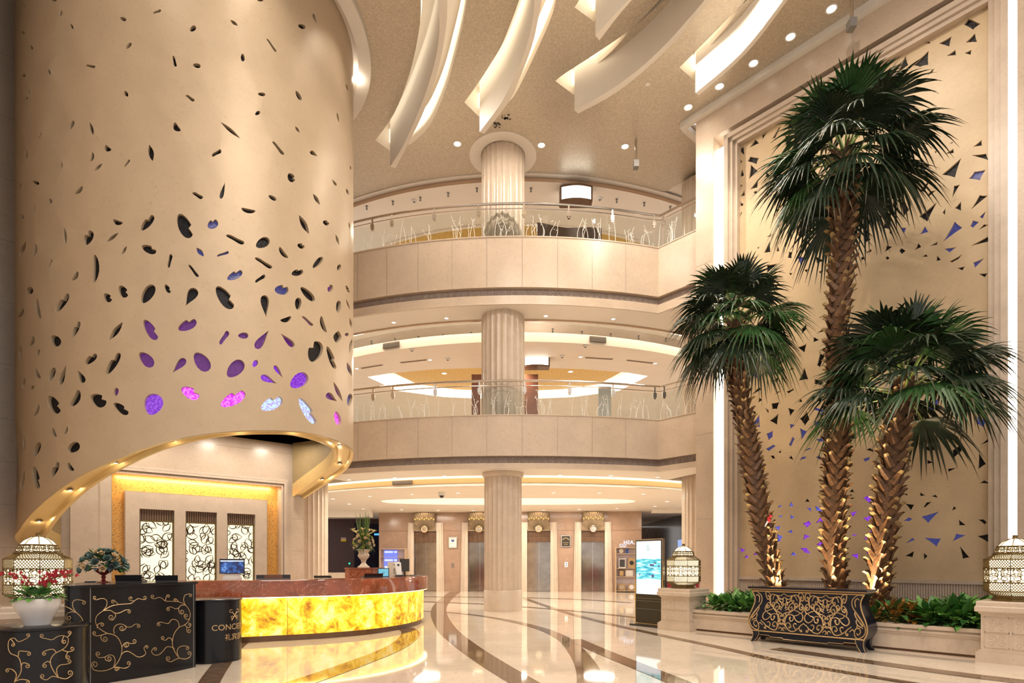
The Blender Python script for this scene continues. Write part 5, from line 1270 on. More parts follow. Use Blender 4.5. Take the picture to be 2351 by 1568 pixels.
def make_lantern():
    t = thing('lantern', 'x', 'lantern', (0, 0, 0), 0, 'brass filigree lanterns')
    n = 8; ph = R_(22.5) * 0
    b = MB(); b.lathe([(.27, 0), (.27, .02), (.25, .045), (.25, .07)], 8, ph=ph); b.build('base', BRASS, t, smooth=0)
    b = MB(); b.lathe([(.245, .07), (.348, .14), (.348, .60), (.235, .675), (.228, .685), (.222, .73), (.195, .79), (.145, .85), (.07, .893), (.02, .90)], 8, ph=ph); b.build('glowing_lining', LANT_E, t, smooth=0)
    prof = [(.255, .07), (.36, .14), (.36, .60), (.245, .675)]
    dome = [(.235, .685), (.230, .73), (.203, .79), (.152, .85), (.075, .895), (.02, .905)]
    b = MB(); V = lambda r, z, i: Vector((r * math.cos(2 * math.pi * i / n + ph), r * math.sin(2 * math.pi * i / n + ph), z))
    for i in range(n):
        b.tube([V(r, z, i) for r, z in prof], .006, 5); b.tube([V(r, z, i) for r, z in dome], .006, 5)
        for r, z in prof: b.tube([V(r, z, i), V(r, z, i + 1)], .008, 5)
    b.lathe([(.25, .665), (.262, .675), (.262, .69), (.235, .70)], 8, ph=ph)
    b.build('frame', BRASS, t, smooth=0)
    rnd = random.Random(2); b = MB()
    for i in range(n):
        def face(r0, z0, r1, z1): return lambda s, q: V(r0 + (r1 - r0) * q, z0 + (z1 - z0) * q, i).lerp(V(r0 + (r1 - r0) * q, z0 + (z1 - z0) * q, i + 1), s)
        filigree(b, face(.258, .075, .358, .138), 'net', rnd); filigree(b, face(.361, .145, .361, .26), 'net', rnd)
        filigree(b, face(.361, .265, .361, .475), 'swirl', rnd); filigree(b, face(.361, .48, .361, .595), 'net', rnd)
        filigree(b, face(.358, .605, .248, .67), 'net', rnd); filigree(b, face(.234, .69, .206, .79), 'swirl', rnd)
    b.build('filigree', BRASS, t, smooth=0, fix=False)
    b = MB(); b.lathe([(.03, .895), (.035, .91), (.03, .92), (.03, .945), (.036, .95), (.0005, .955)], 10); b.build('finial', BRASS, t)
    return t
lan = make_lantern()
def make_pedestal():
    t = thing('stone_pedestal', 'x', 'pedestal', (0, 0, 0), RA, 'square stone pedestals under lanterns')
    def sq(w_, z0, z1): return [(-w_ / 2, w_ / 2, -w_ / 2, w_ / 2, z0, z1)]
    b = MB(); b.box(-.39, .39, -.39, .39, 0, .15); b.box(-.36, .36, -.36, .36, .15, .175); b.build('plinth', STONE_L, t, smooth=0)
    b = MB(); b.box(-.335, .335, -.335, .335, .175, .70); b.build('shaft', STONE_L, t, smooth=0)
    b = MB(); b.lathe([(.335 * 1.414, .69), (.36 * 1.414, .705), (.36 * 1.414, .72), (.40 * 1.414, .735), (.40 * 1.414, .80), (.385 * 1.414, .815), (.385 * 1.414, .865), (.375 * 1.414, .885), (.001, .885)], 4, ph=R_(45)); b.build('cap', STONE_L, t, smooth=0)
    b = MB()
    for rot in range(4):
        M = Matrix.Rotation(R_(90 * rot), 4, 'Z'); d = MB()
        for px in (-.155, .155):
            for pz in (.325, .55):
                for x0_, x1_, z0_, z1_ in ((-.14, .14, .10, .108), (-.14, .14, -.108, -.10), (-.14, -.132, -.108, .108), (.132, .14, -.108, .108)): d.box(px + x0_, px + x1_, -.342, -.33, pz + z0_, pz + z1_)
                for cx_, cz_, r in ((-.06, .04, .045), (.06, .04, .045), (-.06, -.05, .045), (.06, -.05, .045), (0, 0, .03)):
                    d.tube([(px + cx_ + r * (1 - k / 14) * math.cos(k * .7), -.336, pz + cz_ + r * (1 - k / 14) * math.sin(k * .7)) for k in range(12)], .005, 4)
        b.add([M @ Vector(p) for p in d.v], d.f)
    b.build('carved_panel', STONE_L, t, smooth=0, fix=False)
    return t
ped = make_pedestal()
spots = [(-6.905, 11.02, 'between the advertising screen and the planter'), (-1.47, 11.02, 'at the right end of the planter')]
LP3 = Vector((-6.33, 7.75, 0))
for i in range(3):
    o = ped if i == 0 else copy_tree(ped); l = lan if i == 0 else copy_tree(lan)
    if i < 2: p = PR(spots[i][0], spots[i][1]); rz = RA; wh = spots[i][2]
    else: p = LP3; rz = LA; wh = 'behind the black flower-pot stand at far left'
    o.location = p; o.rotation_euler.z = rz; o['label'] = 'square carved stone pedestal ' + wh
    l.location = p + Vector((0, 0, .886)); l.rotation_euler.z = rz + (R_(0) if i else 0); l['label'] = 'glowing domed brass filigree lantern on the pedestal ' + wh
    lamp('POINT', 'lantern_light', p + Vector((0, 0, 1.4)), 8, WARM, .4)

# ================================================================== PLANTER, PLANTS
PF = 10.87
t = thing('stone_planter', 'long low stone planter wall in front of the palms', 'planter', PR(0, PF), RA)
b = MB(); b.box(-6.6, -1.75, 0, .22, .06, .40); b.box(-6.6, -1.75, -.015, .24, .30, .335); b.box(-6.6, -1.75, -.03, .26, .335, .37); b.box(-6.6, -1.75, -.01, .25, .0, .02); b.build('wall', STONE_L, t, smooth=0)
b = MB(); b.box(-6.6, -1.75, .03, .22, 0, .07); b.build('toe_recess', BRONZE, t, smooth=0)
b = MB(); b.box(-6.62, -1.74, -.045, .28, .40, .455); b.build('coping', STONE_L, t, smooth=0)
b = MB(); b.box(-7.35, -7.0, 2.2, 3.35, 0, .62); b.build('rear_ledge', STONE_L, t, smooth=0)
b = MB(); vs = []; nx, ny = 40, 18
rnd = random.Random(4)
for i in range(nx + 1):
    for j in range(ny + 1): vs.append((-6.6 + 4.86 * i / nx, .22 + 3.15 * j / ny, .40 + rnd.uniform(-.02, .03)))
b.add(vs, [(i * (ny + 1) + j, (i + 1) * (ny + 1) + j, (i + 1) * (ny + 1) + j + 1, i * (ny + 1) + j + 1) for i in range(nx) for j in range(ny)])
o = b.build('soil', SOIL, t, smooth=0)
def leaf(b, base, d, up, L_, W_, curl=.3, mi=0, n=4, fold=.25):
    d = d.normalized(); side = d.cross(up)
    if side.length < 1e-4: side = d.orthogonal()
    side.normalize(); up2 = side.cross(d).normalized(); vs = []; p = Vector(base)
    for i in range(n + 1):
        q = i / n; w_ = W_ * math.sin(math.pi * (.08 + .92 * q) ** .8) * .5 if i < n else 0
        c = p + d * (L_ * q) - up2 * (curl * L_ * q * q)
        vs += [c - side * w_ + up2 * (fold * w_), c, c + side * w_ + up2 * (fold * w_)]
    fs = []
    for i in range(n): fs += [(3 * i, 3 * i + 1, 3 * i + 4, 3 * i + 3), (3 * i + 1, 3 * i + 2, 3 * i + 5, 3 * i + 4)]
    b.add(vs, fs, mi)
LEAF_G = mat('bright_green_leaf', (.17, .42, .09), .38, noise=(12, .35)); LEAF_D = mat('deep_green_leaf', (.05, .17, .04), .38, noise=(10, .35))
LEAF_O = mat('bronze_orange_leaf', (.48, .17, .035), .4, noise=(10, .4), col2=(.20, .17, .035)); STEMM = mat('leaf_stem', (.10, .16, .04), .5)
def bush(name, label, loc, mats, n, rad, h, L_, W_, seed, grp):
    rnd = random.Random(seed); t = thing(name, label, 'plant', loc, 0, grp)
    b = MB(); b2 = MB()
    for i in range(n):
        a = rnd.uniform(0, 6.283); el = rnd.uniform(.05, 1.35); ro = rad * .25 * rnd.random()
        base = Vector((ro * math.cos(a), ro * math.sin(a), 0)); d = Vector((math.cos(a) * math.cos(el), math.sin(a) * math.cos(el), math.sin(el)))
        st = base + d * (h * rnd.uniform(.4, 1.0)) * (.75 + .45 * math.cos(el)); b2.tube([base, base.lerp(st, .6) + Vector((0, 0, .02)), st], .004, 3)
        dd = (d + Vector((rnd.uniform(-.4, .4), rnd.uniform(-.4, .4), rnd.uniform(-.3, .3)))); leaf(b, st, dd, Vector((0, 0, 1)), L_ * rnd.uniform(.7, 1.2), W_ * rnd.uniform(.8, 1.2), rnd.uniform(.1, .6), rnd.randrange(len(mats)))
    b.build('foliage', mats, t, smooth=60, fix=False); b2.build('stems', STEMM, t, smooth=60)
k = 0
names = ['beside the left pedestal', 'second from the left pedestal', 'third from the left pedestal', 'just left of the black chest', 'behind the first, near the white light strip', 'at the back near the left palm']
for i, (s, kk) in enumerate(((-6.30, 11.32), (-5.95, 11.38), (-5.62, 11.34), (-5.30, 11.45), (-6.05, 11.95), (-5.80, 12.35))):
    bush('leafy_plant', 'green broad-leaved bush in the planter, ' + names[i], PR(s, kk, .42), [LEAF_G, LEAF_D, LEAF_G], 75, .30, .32 + .05 * (i > 3), .21, .095, 20 + i, 'green bushes in the planter')
names = ['just right of the black chest', 'under the right palm trunk', 'midway between chest and green bushes', 'behind the chest corner', 'against the first green bush on the right']
for i, (s, kk) in enumerate(((-3.32, 11.32), (-3.10, 11.66), (-3.02, 11.26), (-2.95, 12.05), (-2.76, 11.40))):
    bush('croton_plant', 'orange-bronze leaved croton in the planter, ' + names[i], PR(s, kk, .40), [LEAF_O, LEAF_O, LEAF_D], 75, .28, .34, .19, .09, 40 + i, 'orange crotons in the planter')
bush('croton_plant', 'small orange croton peeping out left of the black chest', PR(-5.06, 11.3, .40), [LEAF_O, LEAF_G], 26, .2, .2, .14, .06, 49, 'orange crotons in the planter')
names = ['fourth from the right pedestal', 'third from the right pedestal', 'second from the right pedestal', 'next to the right pedestal', 'in the back row near the dado', 'in the back row nearest the right lantern']
for i, (s, kk) in enumerate(((-2.50, 11.34), (-2.34, 11.28), (-2.16, 11.32), (-2.02, 11.45), (-2.34, 11.85), (-2.08, 12.05))):
    bush('leafy_plant', 'green bush at right in the planter, ' + names[i], PR(s, kk, .42), [LEAF_G, LEAF_G, LEAF_D], 85, .30, .36 + .06 * (i > 3), .24, .11, 60 + i, 'green bushes in the planter')

# ================================================================== PALMS
BOOT = mat('palm_boot', (.165, .078, .032), .6, noise=(9, .5), bump=(30, .4)); BOOT_C = mat('palm_boot_cut', (.42, .28, .12), .6, noise=(15, .4)); FIBRE = mat('palm_fibre', (.10, .048, .022), .8, noise=(25, .5), bump=(40, .5))
FROND = mat('palm_frond', (.018, .040, .018), .38, noise=(5, .4)); FROND_L = mat('green_palm_frond', (.030, .095, .024), .38, noise=(5, .35)); PETI = mat('palm_petiole', (.16, .24, .06), .4); DRYF = mat('dry_leaf_tip', (.10, .075, .04), .6)
def fan_frond(rnd, d, plen, rad, droop, mats):
    """one fan leaf: petiole, pleated blade, hanging tips; d = direction of the petiole"""
    d = d.normalized(); side = Vector((-d.y, d.x, 0))
    if side.length < 1e-3: side = Vector((1, 0, 0))
    side.normalize(); up = d.cross(side) * -1
    if up.z < 0: up = -up
    bp = MB(); pts = []
    for i in range(6): q = i / 5; pts.append(d * (plen * q) + Vector((0, 0, -.16 * droop * plen * q * q)))
    bp.tube(pts, [.020 - .008 * i / 5 for i in range(6)], 4)
    hub = pts[-1]; dd = (pts[-1] - pts[-2]).normalized(); up = dd.cross(side) * -1
    if up.z < 0: up = -up
    b = MB(); n = 34; span = R_(225)
    for i in range(n):
        a = -span / 2 + span * (i + .5) / n; L_ = rad * (.82 + .18 * math.cos(a * .8)) * rnd.uniform(.92, 1.05); wa = span / n * .5
        tilt = .22 * abs(math.sin(a)) ; vs = []
        steps = (0.0, .3, .6, .74, .87, 1.0)
        bend = rnd.uniform(.6, 1.5) * droop; tw = rnd.uniform(-.25, .25)
        for q in steps:
            r = L_ * q
            w_ = r * math.tan(wa) * 1.04 if q <= .6 else L_ * .6 * math.tan(wa) * (1 - (q - .6) / .4) * .9 + .002
            fall = (max(0, q - .38) / .62) ** 1.7 * L_ * .58 * bend + (q ** 2) * L_ * .12 * droop
            c = hub + dd * (r * math.cos(a)) + side * (r * math.sin(a)) + up * (-tilt * r * .5) + Vector((0, 0, -fall))
            if q > .5: c += side * (tw * (q - .5) * L_ * .3)
            t_ = (dd * -math.sin(a) + side * math.cos(a))
            rid = up * (w_ * .55)
            vs += [c - t_ * w_ - rid * .5, c + rid * .5, c + t_ * w_ - rid * .5]
        m_ = len(steps); fs = []
        for k in range(m_ - 1): fs += [(3 * k, 3 * k + 1, 3 * k + 4, 3 * k + 3), (3 * k + 1, 3 * k + 2, 3 * k + 5, 3 * k + 4)]
        b.add(vs, fs[:-2], 0); bb = len(b.v) - len(vs)
        for f in fs[-2:]: b.f.append([x + bb for x in f]); b.m.append(1 if rnd.random() < .35 else 0)
    return bp, b
def palm(label, trunk, r0, crown, seed, nfr, spread, lowest):
    rnd = random.Random(seed)
    base = trunk[0]; P = smooth_pts(trunk, 8); t = thing('palm_tree', label, 'palm tree', base, 0, 'fan palms in the planter')
    P = [p - base for p in P]; L_ = [0]
    for a, c in zip(P, P[1:]): L_.append(L_[-1] + (c - a).length)
    def at(s):
        for i in range(len(P) - 1):
            if s <= L_[i + 1]: return P[i].lerp(P[i + 1], (s - L_[i]) / max(1e-6, L_[i + 1] - L_[i]))
        return P[-1]
    H = L_[-1]; b = MB(); b.tube(P, [r0 * (.78 - .10 * i / len(P)) for i in range(len(P))], 12, 1)
    row = .105; nrow = int(H / row); g = 0
    for k in range(nrow):
        s = .02 + k * row; c = at(s); ax = (at(min(H, s + .1)) - at(max(0, s - .1))).normalized()
        for j in range(5):
            a = 2 * math.pi * (j / 5) + (k % 2) * math.pi / 5 + k * .06 + rnd.uniform(-.12, .12); g += 1
            o = Vector((math.cos(a), math.sin(a), 0)); sd = Vector((-math.sin(a), math.cos(a), 0)); lean = (.55 if (k + j) % 2 else -.55) + rnd.uniform(-.15, .15)
            up = (ax + sd * lean).normalized(); sp = up.cross(o).normalized(); LL = .25 * rnd.uniform(.85, 1.2); W_ = .062 * r0 / .2; vs = []
            for q, rr, wq in ((0, .74, 1.15), (.45, .88, 1.0), (.8, 1.0, .72), (1.0, 1.22 + rnd.uniform(0, .16), .55)):
                cc = c + o * (r0 * rr) + up * (LL * q); w_ = W_ * wq
                vs += [cc - sp * w_ - o * .02, cc + o * .014, cc + sp * w_ - o * .02]
            fs = []
            for i in range(3): fs += [(3 * i, 3 * i + 1, 3 * i + 4, 3 * i + 3), (3 * i + 1, 3 * i + 2, 3 * i + 5, 3 * i + 4)]
            b0 = len(b.v); b.add(vs, fs, 0); b.m[-1] = 2 if rnd.random() < .5 else 0; b.m[-2] = b.m[-1]
    for k in range(26):       # loose fibres under the crown
        a = rnd.uniform(0, 6.28); c = at(H * rnd.uniform(.95, 1.0)); o = Vector((math.cos(a), math.sin(a), 0))
        b.tube([c + o * r0 * .6, c + o * r0 * 1.05 + Vector((0, 0, .05)), c + o * (r0 * 1.3) + Vector((0, 0, -rnd.uniform(.1, .3)))], .005, 3, 1)
    b.build('trunk', [BOOT, FIBRE, BOOT_C], t, smooth=45, fix=False)
    top = P[-1]
    for i in range(nfr):
        q = (i + .5) / nfr; a = i * 2.39996 + rnd.uniform(-.25, .25); el = R_(84 - lowest * q ** .8 + rnd.uniform(-8, 8))
        d = Vector((math.cos(a) * math.cos(el), math.sin(a) * math.cos(el), math.sin(el)))
        bp, bb = fan_frond(rnd, d, spread * rnd.uniform(.36, .50), spread * rnd.uniform(.46, .56), .35 + .55 * q, None)
        f = thing_part = bb.build('frond', [FROND if rnd.random() < .62 else FROND_L, DRYF], t, smooth=0, fix=False); f.location = top + Vector((0, 0, -.30 * q + crown))
        pe = bp.build('petiole', PETI, f, smooth=60, fix=False)
    return t
def on_k(u, v, k): s, z = on_r(u, v, k); return PR(s, k, z)
def tr(k, *uv): return [on_k(u, v, k) for u, v in uv]
def to_soil(P, z=.42): P = list(P); P[0] = Vector((P[0].x, P[0].y, z)); return P
palm('tallest fan palm, upright in the middle of the planter', to_soil(tr(12.35, (1921, 1392), (1917, 1200), (1922, 900), (1930, 600), (1939, 352))), .205, .05, 5, 34, 1.85, 114)
palm('shorter leaning fan palm at the left end of the planter', to_soil(tr(12.3, (1790, 1375), (1765, 1270), (1727, 1080), (1700, 900), (1689, 738))), .195, .12, 8, 31, 1.72, 112)
palm('leaning fan palm at the right, its crown against the bright light strip', to_soil(tr(12.2, (2010, 1410), (2022, 1310), (2040, 1130), (2060, 960), (2078, 872))), .20, .0, 13, 30, 1.95, 86)
for u, v, k, tu, tv in ((1815, -5.02, 11.92, 1755, 1180), (1893, -4.42, 11.75, 1918, 1000), (2010, -3.78, 11.78, 2040, 1180)):
    p = PR(v, k, .50)
    tt = thing('uplight', 'small dark uplight in the planter soil at the foot of the ' + ('left palm' if u < 1850 else 'tallest palm' if u < 2000 else 'right palm'), 'uplight', p, 0, 'planter uplights')
    b = MB(); b.lathe([(.05, -.06), (.05, .03), (.04, .03)], 12); b.build('can', DARK_P, tt)
    b = MB(); b.lathe([(.04, .025), (.0005, .026)], 10); b.build('lens', LAMP_E, tt, smooth=0)
    lamp('SPOT', 'palm_uplight_lamp', p + Vector((0, 0, .06)), 420 if u < 2000 else 620, (1, .74, .42), .05, on_k(tu, tv, 12.2), 62, .7)
# bird ornament on the left trunk
p = on_k(1765, 1193, 12.12); t = thing('parrot_ornament', 'small red parrot ornament perched on the left palm trunk', 'ornament', p)
b = MB(); b.ball((0, 0, 0), .045, 10, 8, 0, (.8, .8, 1.5)); b.ball((.035, -.01, .075), .032, 10, 8); b.build('body', mat('red_feather', (.55, .02, .03), .5), t)
b = MB(); b.tube([(-.02, 0, -.03), (-.06, 0, -.10), (-.085, 0, -.15)], [.02, .018, .006], 6); b.build('tail', mat('pale_feather', (.6, .6, .62), .5), t)
b = MB(); b.tube([(.06, -.01, .08), (.08, -.015, .07), (.082, -.015, .055)], [.012, .008, .003], 6); b.build('beak', DARK_P, t)
# ================================================================== BOMBE CHEST
CH0, CH1, CK = -5.14, -3.13, 10.31
t = thing('bombe_chest', 'black swell-fronted chest with gold scrollwork in front of the planter', 'chest', PR((CH0 + CH1) / 2, CK + .24), RA)
HW = (CH1 - CH0) / 2
PROF = [(.19, .930, .20), (.24, .965, .215), (.32, 1.0, .235), (.40, 1.0, .24), (.50, .975, .23), (.60, .93, .215), (.70, .895, .20), (.78, .885, .195), (.86, .905, .20), (.93, .955, .21)]
def ch_hw(z):
    for (z0, h0, d0), (z1, h1, d1) in zip(PROF, PROF[1:]):
        if z <= z1: q = max(0, (z - z0) / (z1 - z0)); return (h0 + (h1 - h0) * q) * HW * .97, d0 + (d1 - d0) * q
    return PROF[-1][1] * HW * .97, PROF[-1][2]
zz = [.19 + (.93 - .19) * i / 24 for i in range(25)]; sm = []
for z in zz: sm.append((z, *[sum(ch_hw(max(.19, min(.93, z + dz)))[k] for dz in (-.03, 0, .03)) / 3 for k in (0, 1)]))
def chs(z):
    i = min(23, max(0, int((z - .19) / (.74 / 24)))); q = (z - zz[i]) / (.74 / 24); return sm[i][1] + (sm[i + 1][1] - sm[i][1]) * q, sm[i][2] + (sm[i + 1][2] - sm[i][2]) * q
b = MB(); vs = []
for z, h, d in sm: vs += [(-h, -d, z), (h, -d, z), (h, d, z), (-h, d, z)]
b.add(vs, [(4 * i + j, 4 * i + (j + 1) % 4, 4 * i + 4 + (j + 1) % 4, 4 * i + 4 + j) for i in range(24) for j in range(4)] + [(0, 3, 2, 1), (96, 97, 98, 99)])
b.build('carcass', NAVY, t, smooth=30)
b = MB(); h, d = sm[-1][1], sm[-1][2]
for z0, z1, o in ((.93, .95, .0), (.95, .968, .03), (.968, 1.0, .05)): b.box(-h - o, h + o, -d - o, d + o, z0, z1, 1 if z0 == .95 else 0)
b.build('top', [NAVY, GOLDL], t, smooth=0)
def fp(x, z, off=.003): h, d = chs(z); return (x * h, -d - off, z)       # x in -1..1 on the front
b = MB()
b.tube([fp(-1, z) for z in zz], .011, 5); b.tube([fp(1, z) for z in zz], .011, 5); b.tube([fp(x / 10, .20) for x in range(-10, 11)], .011, 5); b.tube([fp(x / 10, .925) for x in range(-10, 11)], .011, 5)
b.build('gold_edging', GOLDL, t, fix=False)
SCR = [  # one door, x 0 (outer) .. 1 (seam), y 0 (top) .. 1 (bottom)
 ([(.17, .17), (.26, .30), (.49, .42), (.74, .55), (.84, .70), (.80, .85), (.66, .955), (.46, .955), (.26, .88), (.11, .79), (-.06, .73)], 0),
 ([(.26, .30), (.24, .15), (.38, .06), (.60, .08), (.82, .09), (.99, .03)], 0), ([(.20, .17), (.28, .06), (.20, .0), (.08, .02), (.03, .12), (.08, .2), (.17, .17)], .05),
 ([(.36, .20), (.45, .10), (.58, .08), (.66, .16), (.60, .25)], .05), ([(.60, .10), (.70, .20), (.82, .26), (.92, .22), (.88, .14)], 0), ([(.62, .08), (.76, .17), (.9, .17), (.98, .12)], 0),
 ([(.25, .33), (.16, .27), (.05, .33), (.04, .43), (.14, .50), (.30, .46), (.47, .43)], 0), ([(.25, .33), (.22, .40), (.14, .42)], .05),
 ([(.49, .42), (.48, .32), (.58, .27), (.72, .31), (.75, .41), (.66, .46)], .07), ([(.34, .38), (.36, .28), (.46, .27), (.44, .36)], .03), ([(.72, .36), (.82, .42), (.92, .45)], 0), ([(.66, .46), (.76, .50), (.86, .50)], 0), ([(.75, .35), (.88, .38), (.96, .30), (.88, .27)], .035),
 ([(.74, .57), (.60, .55), (.46, .58), (.36, .67), (.20, .72), (.06, .66), (.05, .56), (.16, .50), (.27, .55)], 0), ([(.27, .55), (.34, .56), (.44, .58)], 0), ([(.46, .58), (.48, .68), (.58, .71), (.64, .65)], .03),
 ([(.26, .88), (.36, .90), (.45, .82), (.40, .76), (.31, .78)], 0), ([(.80, .86), (.76, .77), (.64, .76), (.57, .84), (.64, .88)], .02), ([(.18, .82), (.20, .90), (.14, .95)], .03),
 ([(.99, .70), (.90, .66), (.82, .58), (.88, .52), (.96, .55)], .04), ([(.99, .82), (.90, .79), (.82, .86)], 0), ([(.88, .80), (.95, .77), (.99, .80)], .0), ([(.82, .93), (.90, .88), (.98, .92), (.94, .97)], .0), ([(.86, .64), (.84, .72), (.90, .74)], .03),
]
VOL = ([(.02, .02), (.30, .0), (.52, .10), (.50, .28), (.30, .45), (.12, .65), (.06, .82), (.14, .95), (.36, 1.0), (.58, .95), (.68, .86), (.60, .77), (.42, .76), (.34, .85), (.44, .92), (.54, .87)], 0)
LEAVES = [([(.12, .68), (.30, .50), (.36, .40), (.46, .44), (.42, .56), (.2, .72)], 0), ([(.16, .70), (.42, .58), (.52, .60), (.5, .68), (.3, .74)], 0), ([(.2, .76), (.44, .70), (.54, .72), (.5, .78)], 0), ([(.08, .12), (.24, .08), (.34, .14), (.30, .28)], 0), ([(.68, .86), (.8, .80), (.98, .86)], 0)]
XB = [-1, -.76, -.385, 0.0, .385, .76, 1]
def draw(b, items, x0, x1, flip, r):
    for pts, cu in items:
        P = smooth_pts([(p[0], p[1], 0) for p in pts], 4)
        if cu:
            e = P[-1]; d = (P[-1] - P[-2]).normalized(); d0 = (P[-3] - P[-5]); s = 1 if d0.x * d.y - d0.y * d.x > 0 else -1; n = Vector((-d.y, d.x, 0)) * s; a0 = math.atan2(-n.y, -n.x); c = e + n * cu
            for k in range(1, 11): P.append(c + Vector((math.cos(a0 + s * k * .5), math.sin(a0 + s * k * .5), 0)) * cu * (1 - .06 * k))
        out = []
        for p in P:
            q = max(0, min(1, p.x)) if not flip else 1 - max(0, min(1, p.x)); x = x0 + (x1 - x0) * q; z = .915 - .70 * max(0, min(1, p.y)); out.append(fp(x, z, .002))
        b.tube(out, [r * (1.0 - .35 * abs(2 * k / len(out) - 1)) for k in range(len(out))], 5)
for i, (x0, x1, fl_) in enumerate(((XB[1], XB[2], False), (XB[2], XB[3], True), (XB[3], XB[4], False), (XB[4], XB[5], True))):
    b = MB(); n = 12; vs = []
    for k in range(n + 1):
        z = .215 + .70 * k / n
        for x in (x0 + .006, x1 - .006): vs.append(fp(x, z, .0005)); vs.append(fp(x, z, -.004))
    fs = []
    for k in range(n): fs += [(4 * k, 4 * k + 2, 4 * k + 6, 4 * k + 4), (4 * k, 4 * k + 4, 4 * k + 5, 4 * k + 1), (4 * k + 2, 4 * k + 3, 4 * k + 7, 4 * k + 6)]
    b.add(vs, fs); dr = b.build('door', NAVY, t, smooth=30)
    b = MB(); draw(b, SCR, x0, x1, fl_, .0105); b.build('scrollwork', GOLDL, dr, smooth=60, fix=False)
    b = MB(); c = fp((x1 - .035) if not fl_ else (x0 + .035), .64, .012); b.ball(c, .014, 10, 8); b.build('knob', STEEL, dr)
for s in (-1, 1):
    b = MB()
    if s < 0: draw(b, [VOL] + LEAVES, XB[0] + .01, XB[1] + .03, False, .010)
    else: draw(b, [VOL] + LEAVES, XB[5] - .03, XB[6] - .01, True, .010)
    b.build('corner_volute', GOLDL, t, smooth=60, fix=False)
b = MB(); h, d = sm[0][1], sm[0][2]
ap = [(-h + .1, .19), (-h + .12, .13), (-.62, .13), (-.60, .105), (-.38, .105), (-.36, .085), (.36, .085), (.38, .105), (.60, .105), (.62, .13), (h - .12, .13), (h - .1, .19)]
b.prism_y(ap, -d + .01, -d + .04); b.build('apron', NAVY, t, smooth=0)
b = MB(); b.tube([(x, -d + .008, z) for x, z in ap[1:-1]], .005, 4); b.build('apron_edging', GOLDL, t, fix=False)
for sx_ in (-1, 1):
    for sy in (-1, 1):
        b = MB(); n = 8; vs = []
        for k in range(n + 1):
            q = k / n; z = .19 * (1 - q); ox = .055 * q * q * 1.6 - .03 * q; w_ = .125 - .06 * q
            cx_, cy_ = sx_ * (h - .06 + ox), sy * (d - .05 + ox * .7)
            vs += [(cx_ - w_ / 2, cy_ - w_ / 2, z), (cx_ + w_ / 2, cy_ - w_ / 2, z), (cx_ + w_ / 2, cy_ + w_ / 2, z), (cx_ - w_ / 2, cy_ + w_ / 2, z)]
        b.add(vs, [(4 * k + j, 4 * k + (j + 1) % 4, 4 * k + 4 + (j + 1) % 4, 4 * k + 4 + j) for k in range(n) for j in range(4)] + [(0, 1, 2, 3), (4 * n, 4 * n + 3, 4 * n + 2, 4 * n + 1)])
        lg = b.build('leg', NAVY, t, smooth=35)
        if sy < 0:
            b = MB(); i0, i1 = 0, 1
            for j in (0, 1): b.tube([(vs[4 * k + j][0], vs[4 * k + j][1] - .002, vs[4 * k + j][2] + .004) for k in range(n + 1)], .0045, 4)
            b.build('gold_line', GOLDL, lg, fix=False)

# ================================================================== ADVERTISING SCREEN, CHAIR
pa, pb = at_z(1455, 1434, 0), at_z(1525, 1441, 0)
KD = Vector((.6, -.8, 0)).normalized(); krz = math.atan2(KD.y, KD.x)
t = thing('display_kiosk', 'tall free-standing advertising screen left of the lantern pedestal', 'screen', (2.86, 13.42, 0), krz)
b = MB(); b.box(-.02, .82, -.19, .25, 0, .035); b.build('foot', BLACK_M, t, smooth=0)
b = MB(); b.box(0, .80, -.02, .05, .035, 1.97); b.build('housing', STEEL, t, smooth=0)
b = MB(); b.box(.025, .775, -.026, -.018, .06, 1.945); b.build('bezel', DARK_P, t, smooth=0)
def scr_mat():
    m, nt, b_ = nodes('landscape_on_screen'); b_.inputs['Base Color'].default_value = (.02, .02, .02, 1)
    tc = nt.nodes.new('ShaderNodeTexCoord'); mp = nt.nodes.new('ShaderNodeMapping'); mp.inputs['Scale'].default_value = (2.5, 1, 11)
    nt.links.new(tc.outputs['Object'], mp.inputs[0]); n = nt.nodes.new('ShaderNodeTexNoise'); n.inputs['Scale'].default_value = 1.6; n.inputs['Detail'].default_value = 5; nt.links.new(mp.outputs[0], n.inputs[0])
    rp = nt.nodes.new('ShaderNodeValToRGB'); e = rp.color_ramp.elements; e[0].position = .36; e[0].color = (.02, .28, .50, 1); e[1].position = .64; e[1].color = (.75, .93, .95, 1); k = e.new(.48); k.color = (.10, .68, .72, 1)
    nt.links.new(n.outputs[0], rp.inputs[0]); nt.links.new(rp.outputs[0], b_.inputs['Emission Color']); b_.inputs['Emission Strength'].default_value = 1.0; return m
WHITE_E = emat('white_screen', (.93, .98, 1), 1.15)
b = MB(); b.box(.05, .75, -.030, -.026, .72, 1.92); scr = b.build('screen', WHITE_E, t, smooth=0)
b = MB(); b.box(.05, .75, -.032, -.030, 1.06, 1.52); b.build('landscape_picture', scr_mat(), scr, smooth=0)
PIC = emat('picture_purple', (.16, .12, .30), .7); b = MB()
for x0_, x1_, z0_, z1_ in ((.44, .56, 1.36, 1.40), (.46, .55, 1.30, 1.315), (.50, .56, 1.10, 1.17), (.57, .62, 1.41, 1.44), (.14, .16, 1.14, 1.19), (.68, .71, 1.33, 1.38)): b.box(x0_, x1_, -.0335, -.032, z0_, z1_)
b.build('picture_detail', PIC, scr, smooth=0)
LOGO = emat('screen_teal', (.10, .45, .42), .8); b = MB()
